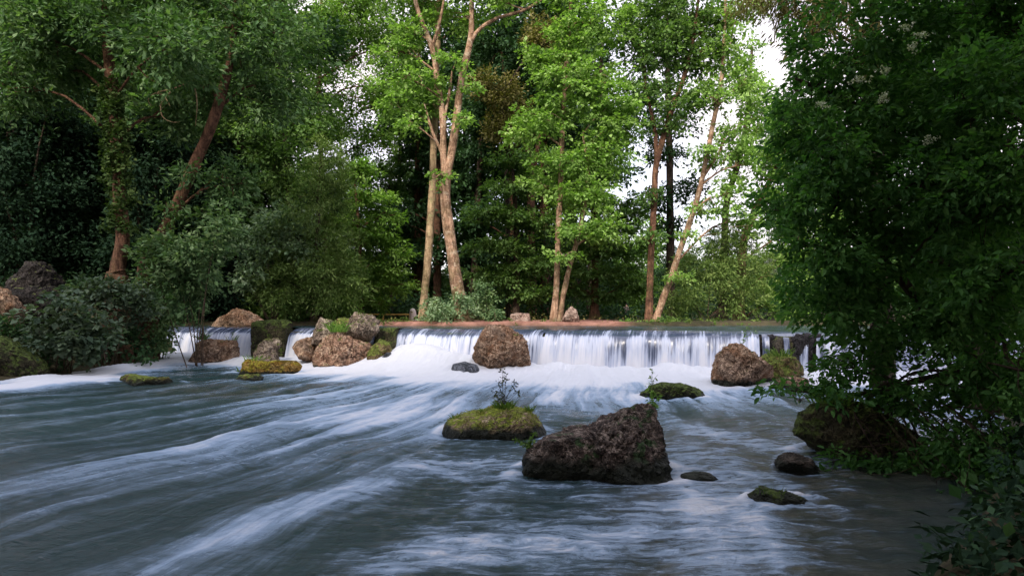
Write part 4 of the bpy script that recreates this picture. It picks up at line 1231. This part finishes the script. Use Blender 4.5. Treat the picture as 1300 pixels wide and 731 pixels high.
for i, pxx in enumerate(range(360, 1180, 27)):
    if 770 < pxx < 835:
        continue
    yy_ = 66 + rng.uniform(-4, 6)
    thicket((pxx - 650) / FX * yy_, yy_, 1 if rng.random() < .75 else 2, rng.uniform(1.0, 1.5), "far bush closing the view low down between the trunks of the wood", "far bushes under the wood")
for i, pxx in enumerate(range(-260, 1700, 38)):
    yy_ = 92 + rng.uniform(-4, 6)
    thicket((pxx - 650) / FX * yy_, yy_, 1, rng.uniform(1.6, 2.2), "far bush closing the view low down between the trunks of the wood", "far bushes under the wood")
# trees added out of view, beside and behind the camera, to shade the stream
for (xx, yy_, k, sc) in [(-16.5, 6, 3, 1.0), (-16, -3, 0, 1.1), (10, 4, 0, .8), (9.5, -2, 3, .95), (12, -9, 0, 1.1), (-13, -12, 1, 1.1), (1, -6.5, 1, 1.45), (-6.5, -5, 0, 1.45), (-2.5, -7, 3, 1.5), (-10.5, -6, 0, 1.45), (-6, -9, 1, 1.5), (6.2, 2.6, 0, .8), (8.6, 6.2, 0, .85), (7.5, -.5, 3, .95), (3.0, -2.4, 0, .9), (5.4, .4, 0, .8)]:
    forest_tree(xx, yy_, k, sc, rng.random() * 6.28, "tall unseen tree added outside the view to shade the stream", "added shading trees outside the view")
row([385, 425, 500, 545], 54, [2, 3], .74, .84, "mid-height tree in the wood left of the pale straight trunk", "mid-height trees below the left sky gap")
# understory of the wood
def under(name, n, area, lmat, L, R, nl, seed, zoff=(0.1, .9), cond=None):
    rng = np.random.default_rng(seed)
    x = rng.uniform(area[0], area[1], n)
    y = rng.uniform(area[2], area[3], n)
    if cond is not None:
        k = cond(x, y)
        x, y = x[k], y[k]
    z = terrain(x, y) + rng.uniform(zoff[0], zoff[1], len(x))
    C = np.stack([x, y, z], 1)
    O = nrm(np.stack([rng.normal(0, 1, len(x)), rng.normal(0, 1, len(x)), np.full(len(x), .3)], 1))
    o = link(name, leaf_cloud(name, C, R, O, nl, L, L * .55, lmat, seed, .35, 1.0, .3))
    o["kind"] = "stuff"
    return o
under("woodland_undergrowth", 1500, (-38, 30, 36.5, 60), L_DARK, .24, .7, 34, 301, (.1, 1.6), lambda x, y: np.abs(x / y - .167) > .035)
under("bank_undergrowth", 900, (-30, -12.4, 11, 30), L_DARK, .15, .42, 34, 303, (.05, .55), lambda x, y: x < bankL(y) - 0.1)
under("right_bank_undergrowth", 900, (2.2, 22, 2, 20), L_DARK, .10, .34, 40, 305, (.05, .5), lambda x, y: x > bankR(y) + 0.1)

under("bank_grass", 170, (-8.5, 14, 28.0, 29.6), L_GRASS, .10, .16, 26, 307, (.0, .07), lambda x, y: (y > far_edge(x) - .15) & (vnoise(xyz(x * .8, y * .3), 5) > .52))
under("leaf_litter", 260, (-8, 6, 28.2, 36), L_OLIVE, .09, .5, 7, 309, (.01, .02), lambda x, y: y > far_edge(x) + .2)
under("shaded_bank_cover", 650, (2.4, 9, 3.2, 9), L_PAINTED_SHADE, .085, .24, 44, 311, (.0, .28), lambda x, y: x > bankR(y) - .12)
# ---------------- near right tree
tR = make_tree("overhanging_tree", "large dark tree filling the right side and hanging over the stream", "tree", 8.6,
    [[(1400, 560, 60), (1390, 420, 50), (1350, 250, 42), (1290, 80, 34), (1250, -100, 20)], [(1290, 520, 34), (1200, 420, 22), (1120, 330, 15), (1050, 280, 8)],
     [(1280, 470, 26), (1180, 480, 12), (1090, 500, 8), (1000, 495, 4)], [(1262, 260, 26), (1160, 190, 18), (1080, 130, 10), (1010, 100, 5)], [(1270, 380, 20), (1190, 330, 12), (1110, 370, 8), (1050, 420, 4)]],
    [(1110, 60, 120, 70), (1080, 160, 105, 70), (1070, 250, 100, 70), (1090, 340, 105, 65), (1110, 410, 85, 50), (1200, 130, 120, 110, .8), (1200, 300, 120, 110, .9), (1260, 420, 80, 60, .6), (1090, 470, 60, 26, -.3),
     (1010, 492, 60, 12, -.5), (1150, -60, 150, 70), (1040, 210, 60, 70, -.6), (1050, 330, 60, 50, -.5), (1270, 20, 90, 90, -.4), (1280, 220, 70, 90, -.6), (1120, 585, 60, 26, -.7), (1190, 610, 50, 30, -.9),
     (1240, 500, 70, 26, -.4), (1130, 545, 50, 20, -.4), (1270, 560, 50, 60, -.8), (1250, 120, 90, 80, -1.1), (1255, 260, 80, 80, -1.2), (1250, 380, 80, 70, -1.2), (1180, 220, 80, 70, -.8), (1180, 420, 60, 40, -.8), (1240, 470, 60, 40, -1.1), (1290, 470, 40, 60, -1.5), (1290, 340, 40, 70, -1.5), (1215, 575, 60, 28, -1.2), (1160, 510, 50, 26, -.6), (1280, 600, 40, 40, -1.6), (1295, 200, 40, 80, -1.6), (1250, 640, 40, 20, -1.8), (1200, 625, 70, 22, -1.3), (1270, 655, 50, 20, -1.9), (1170, 590, 50, 22, -.9), (1230, 560, 60, 30, -1.0), (1130, 505, 40, 20, -.2), (1010, 270, 35, 60, -.2), (1015, 150, 34, 50, .2), (1050, 390, 40, 36, -.3)],
    L_NEAR, B_DARK, dens=34, n=44, L=0.075, W=0.042, R=0.19, seed=171, gap=.44, twigs=14, detail=True, limb_r=.03, twig_mat=B_TWIG, flat=.3, droop=.35, gapscale=.9)
bR = np.array(tR.location)
# bare twigs
tb = Tubes()
for pl in ([(1232, 150), (1238, 250), (1246, 310), (1242, 360)], [(1290, 440), (1270, 500), (1230, 540), (1200, 560)], [(1300, 520), (1255, 485), (1200, 470), (1120, 465)], [(1262, 100), (1275, 130), (1300, 112)],
           [(1290, 420), (1262, 380), (1272, 450), (1298, 500)], [(1165, 590), (1140, 600), (1110, 602), (1085, 598)]):
    tb.add(np.array([P(a, c, 7.6) - bR for a, c in pl]), np.linspace(.006, .0025, len(pl)), 5, res=16)
link("bare_twigs", tb.mesh("bare_twigs", B_TWIG), tR)
fl = [(1150, 35), (1170, 45), (1125, 90), (1092, 102), (1178, 178), (1045, 132), (1160, 60), (978, 330), (985, 345), (1122, 125)]
for i, (a, c) in enumerate(fl):
    p = P(a, c, 7.5 if a > 1000 else 8.6) - bR
    rng2 = np.random.default_rng(i)
    cc = p + rng2.normal(0, 1, (14, 3)) * np.array([.034, .03, .018])
    link("flower_cluster", leaf_cloud("flower_cluster", cc, .025, np.tile([0, -.6, .6], (14, 1)), 9, .018, .015, L_BLOSSOM, i, .3, .5, .1), tR)

# spruce tips at the top, and shading neighbours
make_tree("drooping_spruce", "spruce with hanging dark twigs at the top right against the sky", "tree", 16.0,
    [[(1120, 404, 24), (1115, 200, 20), (1110, 0, 16), (1105, -150, 10)]],
    [(985, -5, 45, 16), (950, -15, 30, 8), (1030, 25, 40, 40), (1080, -30, 90, 40), (1110, 60, 50, 30)], L_OLIVE, B_DARK, dens=22, n=50, L=0.16, W=0.028, R=0.32, seed=173, droop=1.3, flat=.15, up=.3, down=1.2, gap=.34)
make_tree("dark_bank_tree", "dark leafy tree on the right bank behind the overhanging tree", "tree", 13.0,
    [[(1250, 404, 30), (1240, 250, 26), (1230, 80, 18), (1220, -80, 10)]],
    [(1210, 120, 80, 100), (1240, 260, 80, 90), (1200, 320, 60, 50), (1280, 340, 60, 70), (1250, 0, 100, 90)], L_DARK, B_DARK, dens=14, n=44, L=0.15, W=0.08, R=0.36, seed=175, gap=.34)

# ------------------------------------------------------------------ plants on the rocks
def weed(label, root, stalks, leaves, seed=1, mat=L_GRASS, blades=30, bl=0.14, cat="plant", name="weed_plant", seedheads=False, spread=.06):
    """stalks: list of (dx,dz,h) from the root"""
    rng = np.random.default_rng(seed)
    t = thing(name, label, cat, root)
    if blades:
        th = rng.random(blades) * 6.283
        C = np.stack([np.cos(th) * spread * rng.random(blades), np.sin(th) * spread * rng.random(blades), np.full(blades, -.01)], 1)
        V, F = [], []
        for i in range(blades):
            dirv = nrm(np.array([math.cos(th[i]) * .55, math.sin(th[i]) * .55, 1.0]) + rng.normal(0, .2, 3))
            l = bl * rng.uniform(.5, 1.2)
            sd = nrm(np.cross(dirv, [0, 1, .2])) * l * .045
            m = C[i] + dirv * l * .55
            e_ = C[i] + dirv * l + np.array([math.cos(th[i]), math.sin(th[i]), -.4]) * l * .25
            V += [C[i] - sd, C[i] + sd, m + sd * .8, m - sd * .8, e_]
            F.append([5 * i, 5 * i + 1, 5 * i + 2, 5 * i + 3])
            F.append([5 * i + 3, 5 * i + 2, 5 * i + 4, 5 * i + 4])
        V = np.array(V)
        me = bpy.data.meshes.new("blades")
        me.from_pydata(V.tolist(), [], [tuple(dict.fromkeys(f)) for f in F])
        at = me.attributes.new("tint", 'FLOAT', 'FACE')
        at.data.foreach_set("value", np.clip(rng.normal(.55, .2, len(F)), 0, 1).astype(np.float32))
        me.materials.append(mat)
        link("blades", me, t)
    if stalks:
        tb = Tubes()
        cs, hs = [], []
        for (dx, h, bend) in stalks:
            pts = np.array([[dx * .2, 0, 0], [dx * .6, rng.normal(0, .02), h * .5], [dx + bend, rng.normal(0, .03), h]])
            tb.add(pts, np.array([.005, .004, .0025]), 5, res=9)
            pp, _ = resample(pts, np.ones(3), 12)
            for q in pp[2:]:
                if rng.random() < leaves:
                    cs.append(q)
            hs.append(pts[-1])
        link("stalks", tb.mesh("stalks", B_TWIG if seedheads else mat), t)
        if cs:
            cs = np.array(cs)
            O = nrm(np.stack([rng.normal(0, 1, len(cs)), rng.normal(0, 1, len(cs)), np.full(len(cs), .2)], 1))
            link("leaves", leaf_cloud("leaves", cs, .03, O, 4, .055, .026, mat if not seedheads else L_STALK, seed, .2, 1, .2, detail=True), t)
        if seedheads:
            hs = np.array(hs)
            link("seed_heads", leaf_cloud("seed_heads", hs, .03, np.tile([0, 0, 1.0], (len(hs), 1)), 14, .035, .016, L_STALK, seed + 1, .5, .2, 0), t)
    return t

weed("tall dry weed with dark seed heads on the mossy capped rock", surf(r2, 637), [(-.05, .38, -.02), (.04, .48, .0), (.10, .36, .06), (-.02, .54, .0), (.0, .3, -.06), (-.1, .24, -.05), (.14, .22, .05), (.06, .3, .1)], .25, 1, L_GRASS, 90, .15, spread=.16, seedheads=True)
weed("grass tuft at the right end of the mossy capped rock", surf(r2, 676), [], 0, 3, L_GRASS, 34, .13, name="grass_tuft", cat="grass")
weed("grass tuft at the left end of the mossy capped rock", surf(r2, 575), [], 0, 4, L_GRASS, 16, .11, name="grass_tuft", cat="grass")
weed("broad green tuft on the face of the mossy capped rock", surf(r2, 612) + np.array([0, -.25, -.05]), [], 0, 5, L_GRASS, 40, .12, name="grass_tuft", cat="grass")
weed("green leafy sapling sprouting behind the peak of the pyramid boulder", surf(r1, 829) + np.array([0.02, .05, -.12]), [(.03, .26, .0), (.06, .2, .03), (-.02, .34, -.02)], .9, 6, L_LIME, 10, .12)
weed("pale-leaved weed on the lower left corner of the pyramid boulder", surf(r1, 668) + np.array([0, -.05, 0]), [(-.06, .1, -.08), (.05, .16, .03)], .9, 7, L_GRASS, 10, .1)
weed("thin weed stalk on the flat grey-green washed rock", surf(r9, 824), [(0, .35, .02), (.08, .22, .05)], .4, 8, L_GRASS, 8, .1)
weed("bright fern clump in the hollow on top of the boulder pile", surf(r4, 426) + np.array([0, -.05, 0]), [(.1, .3, .1), (-.1, .35, -.05), (0.2, .25, .1)], .9, 9, L_LIME, 60, .4, spread=.3)
weed("leafy weed hiding the left flank of the hump-backed boulder", surf(r5, 253), [(-.05, .6, -.05), (.1, .5, .05), (-.15, .45, -.1), (0, .7, 0)], 1.0, 10, L_SHRUB, 40, .35, spread=.25)
weed("grass tuft on the right end of the hump-backed boulder", surf(r5, 296), [(0, .35, .1)], .5, 11, L_GRASS, 16, .22, spread=.2, name="grass_tuft", cat="grass")
weed("grass tuft growing on the left end of the orange slab", surf(r5c, 293), [], 0, 12, L_GRASS, 18, .2, spread=.15, name="grass_tuft", cat="grass")
weed("bright grass tuft in the middle of the orange slab", surf(r5c, 327), [], 0, 13, L_LIME, 34, .2, spread=.3, name="grass_tuft", cat="grass")
weed("small sprig on top of the brown humped boulder", surf(r8, 941), [(.1, .45, .1), (.2, .3, .15)], .9, 14, L_LIME, 6, .12)
weed("long grass trailing over the green mossy boulder", surf(r8b, 990) + np.array([0, -.2, -.05]), [], 0, 15, L_GRASS, 60, .26, spread=.4, name="grass_tuft", cat="grass")
weed("bright ferns on the left shoulder of the large dark mossy boulder", surf(r10, 1050) + np.array([0, -.15, -.02]), [(.1, .25, .1), (-.1, .2, -.1), (0, .3, .0)], 1.0, 16, L_LIME, 70, .22, spread=.3)
weed("dark trailing weed on the slanting ridge at lower right", surf(r12, 985), [], 0, 17, L_GRASS, 36, .06, spread=.2, name="grass_tuft", cat="grass")

# fuzzy moss on the low rock
me = r2.data
V = np.empty(len(me.vertices) * 3, np.float32); me.vertices.foreach_get("co", V); V = V.reshape(-1, 3)
Nn = np.empty(len(me.vertices) * 3, np.float32); me.vertices.foreach_get("normal", Nn); Nn = Nn.reshape(-1, 3)
wz = V[:, 2] + r2.location.z
rng = np.random.default_rng(4)
k = np.where((wz > 0.14) & (rng.random(len(V)) < .5 * sstep(.42, .58, fbm(V * 5.0, 3, 8))))[0]
link("moss_cover", leaf_cloud("moss_cover", V[k], .022, Nn[k] + np.array([0, 0, .5]), 5, .026, .010, L_MOSS, 3, .3, .3, 0, jit=1.0, down=-.2), r2)["kind"] = "stuff"

# ------------------------------------------------------------------ rail, post, person
M_WOOD = plain_mat("yellow_wood", (0.66, 0.43, 0.13), .6, .3, .2, 12)
M_WHITE = plain_mat("pale_stone", (0.62, 0.52, 0.50), .8, .2, .12, 9)
def box_bm(bm, c, s):
    r = bmesh.ops.create_cube(bm, size=1)
    bmesh.ops.scale(bm, vec=s, verts=r["verts"])
    bmesh.ops.translate(bm, vec=c, verts=r["verts"])
    return r["verts"]
def box_obj(name, c, s, mat, parent, bev=.01):
    bm = bmesh.new()
    box_bm(bm, c, s)
    bmesh.ops.bevel(bm, geom=bm.edges[:], offset=bev, segments=2, affect='EDGES')
    me = bpy.data.meshes.new(name)
    bm.to_mesh(me)
    bm.free()
    me.materials.append(mat)
    return link(name, me, parent)
YR = 34.5
A, B_ = P(452, 399, YR), P(524, 399, YR)
zg = ground_z(A[0], YR)
rl = thing("wooden_rail", "low yellow wooden rail on posts along the path behind the boulder pile", "railing", (A[0], YR, zg))
hz = A[2] - zg
box_obj("rail", ((B_[0] - A[0]) / 2, 0, hz), (B_[0] - A[0], .09, .07), M_WOOD, rl)
for pxx in (455, 486.5, 520):
    xx = P(pxx, 399, YR)[0] - A[0]
    box_obj("post", (xx, 0.0, (hz - .037) / 2 - .05), (.08, .07, hz - .037 + .1), M_WOOD, rl)
bp = P(524, 402, 33.8)
bz = ground_z(bp[0], 33.8)
prof = [(0.0, 0), (.17, 0.0), (.18, .12), (.175, .3), (.15, .42), (.09, .50), (0.001, .53)]
hh = P(524, 391, 33.8)[2] - bz + .05
V, F = [], []
for i in range(20):
    a = i / 20 * 6.283
    for r_, z_ in prof[1:]:
        V.append((r_ * math.cos(a), r_ * math.sin(a), z_ / .53 * hh - .05))
for i in range(20):
    for j in range(5):
        F.append([i * 6 + j, ((i + 1) % 20) * 6 + j, ((i + 1) % 20) * 6 + j + 1, i * 6 + j + 1])
tag(link("stone_bollard", np_mesh("stone_bollard", np.array(V), np.array(F), M_WHITE), None, (bp[0], 33.8, bz)), "pale rounded stone post at the right end of the yellow rail", "bollard")

# person standing far back on the path
YP = 70.0
pp = P(795, 407, YP)
gzp = ground_z(pp[0], YP)
sk = [(0, 0, .95), (0, 0, 1.15), (0, 0.0, 1.38), (0, -.01, 1.52), (0, -.02, 1.66), (0, -.02, 1.76),
      (.10, 0, .90), (.11, -.01, .50), (.12, .01, .09), (.13, -.14, .04), (-.10, 0, .90), (-.11, .0, .50), (-.12, .01, .09), (-.13, -.14, .04),
      (.20, 0, 1.42), (.26, .01, 1.14), (.24, -.06, .90), (.23, -.09, .80), (-.20, 0, 1.42), (-.26, .01, 1.14), (-.24, -.06, .90), (-.23, -.09, .80)]
se = [(0, 1), (1, 2), (2, 3), (3, 4), (4, 5), (0, 6), (6, 7), (7, 8), (8, 9), (0, 10), (10, 11), (11, 12), (12, 13), (2, 14), (14, 15), (15, 16), (16, 17), (2, 18), (18, 19), (19, 20), (20, 21)]
sr = [.15, .15, .17, .065, .10, .07, .10, .075, .055, .045, .10, .075, .055, .045, .075, .058, .045, .04, .075, .058, .045, .04]
me = bpy.data.meshes.new("skel")
me.from_pydata(sk, se, [])
tmp = bpy.data.objects.new("skel", me)
COL.objects.link(tmp)
sm = tmp.modifiers.new("s", 'SKIN')
for i, r_ in enumerate(sr):
    me.skin_vertices[0].data[i].radius = (r_, r_ * .8)
me.skin_vertices[0].data[0].use_root = True
tmp.modifiers.new("u", 'SUBSURF').levels = 2
deps = bpy.context.evaluated_depsgraph_get()
body = bpy.data.meshes.new_from_object(tmp.evaluated_get(deps))
bpy.data.objects.remove(tmp)
for m in (plain_mat("skin", (.45, .28, .2)), plain_mat("jacket_cloth", (.22, .14, .15)), plain_mat("trouser_cloth", (.015, .016, .02)), plain_mat("shoe_leather", (.02, .015, .012))):
    body.materials.append(m)
for pl in body.polygons:
    c = pl.center
    hand = abs(c.x) > .17 and c.z < .90
    pl.material_index = 3 if c.z < .10 else 0 if (c.z > 1.50 or hand) else 1 if c.z > .90 else 2
    pl.use_smooth = True
per = link("person", body, None, (pp[0], YP, gzp))
tag(per, "person in a dark plum jacket and black trousers standing under the far trees", "person")
bm = bmesh.new()
r_ = bmesh.ops.create_uvsphere(bm, u_segments=16, v_segments=10, radius=.115)
for v in bm.verts:
    v.co = Vector((v.co.x * .95, v.co.y * 1.05 + .012, max(v.co.z, -.03) + 1.70))
me = bpy.data.meshes.new("hair"); bm.to_mesh(me); bm.free()
me.materials.append(plain_mat("hair_dark", (.012, .009, .008)))
link("hair", me, per)
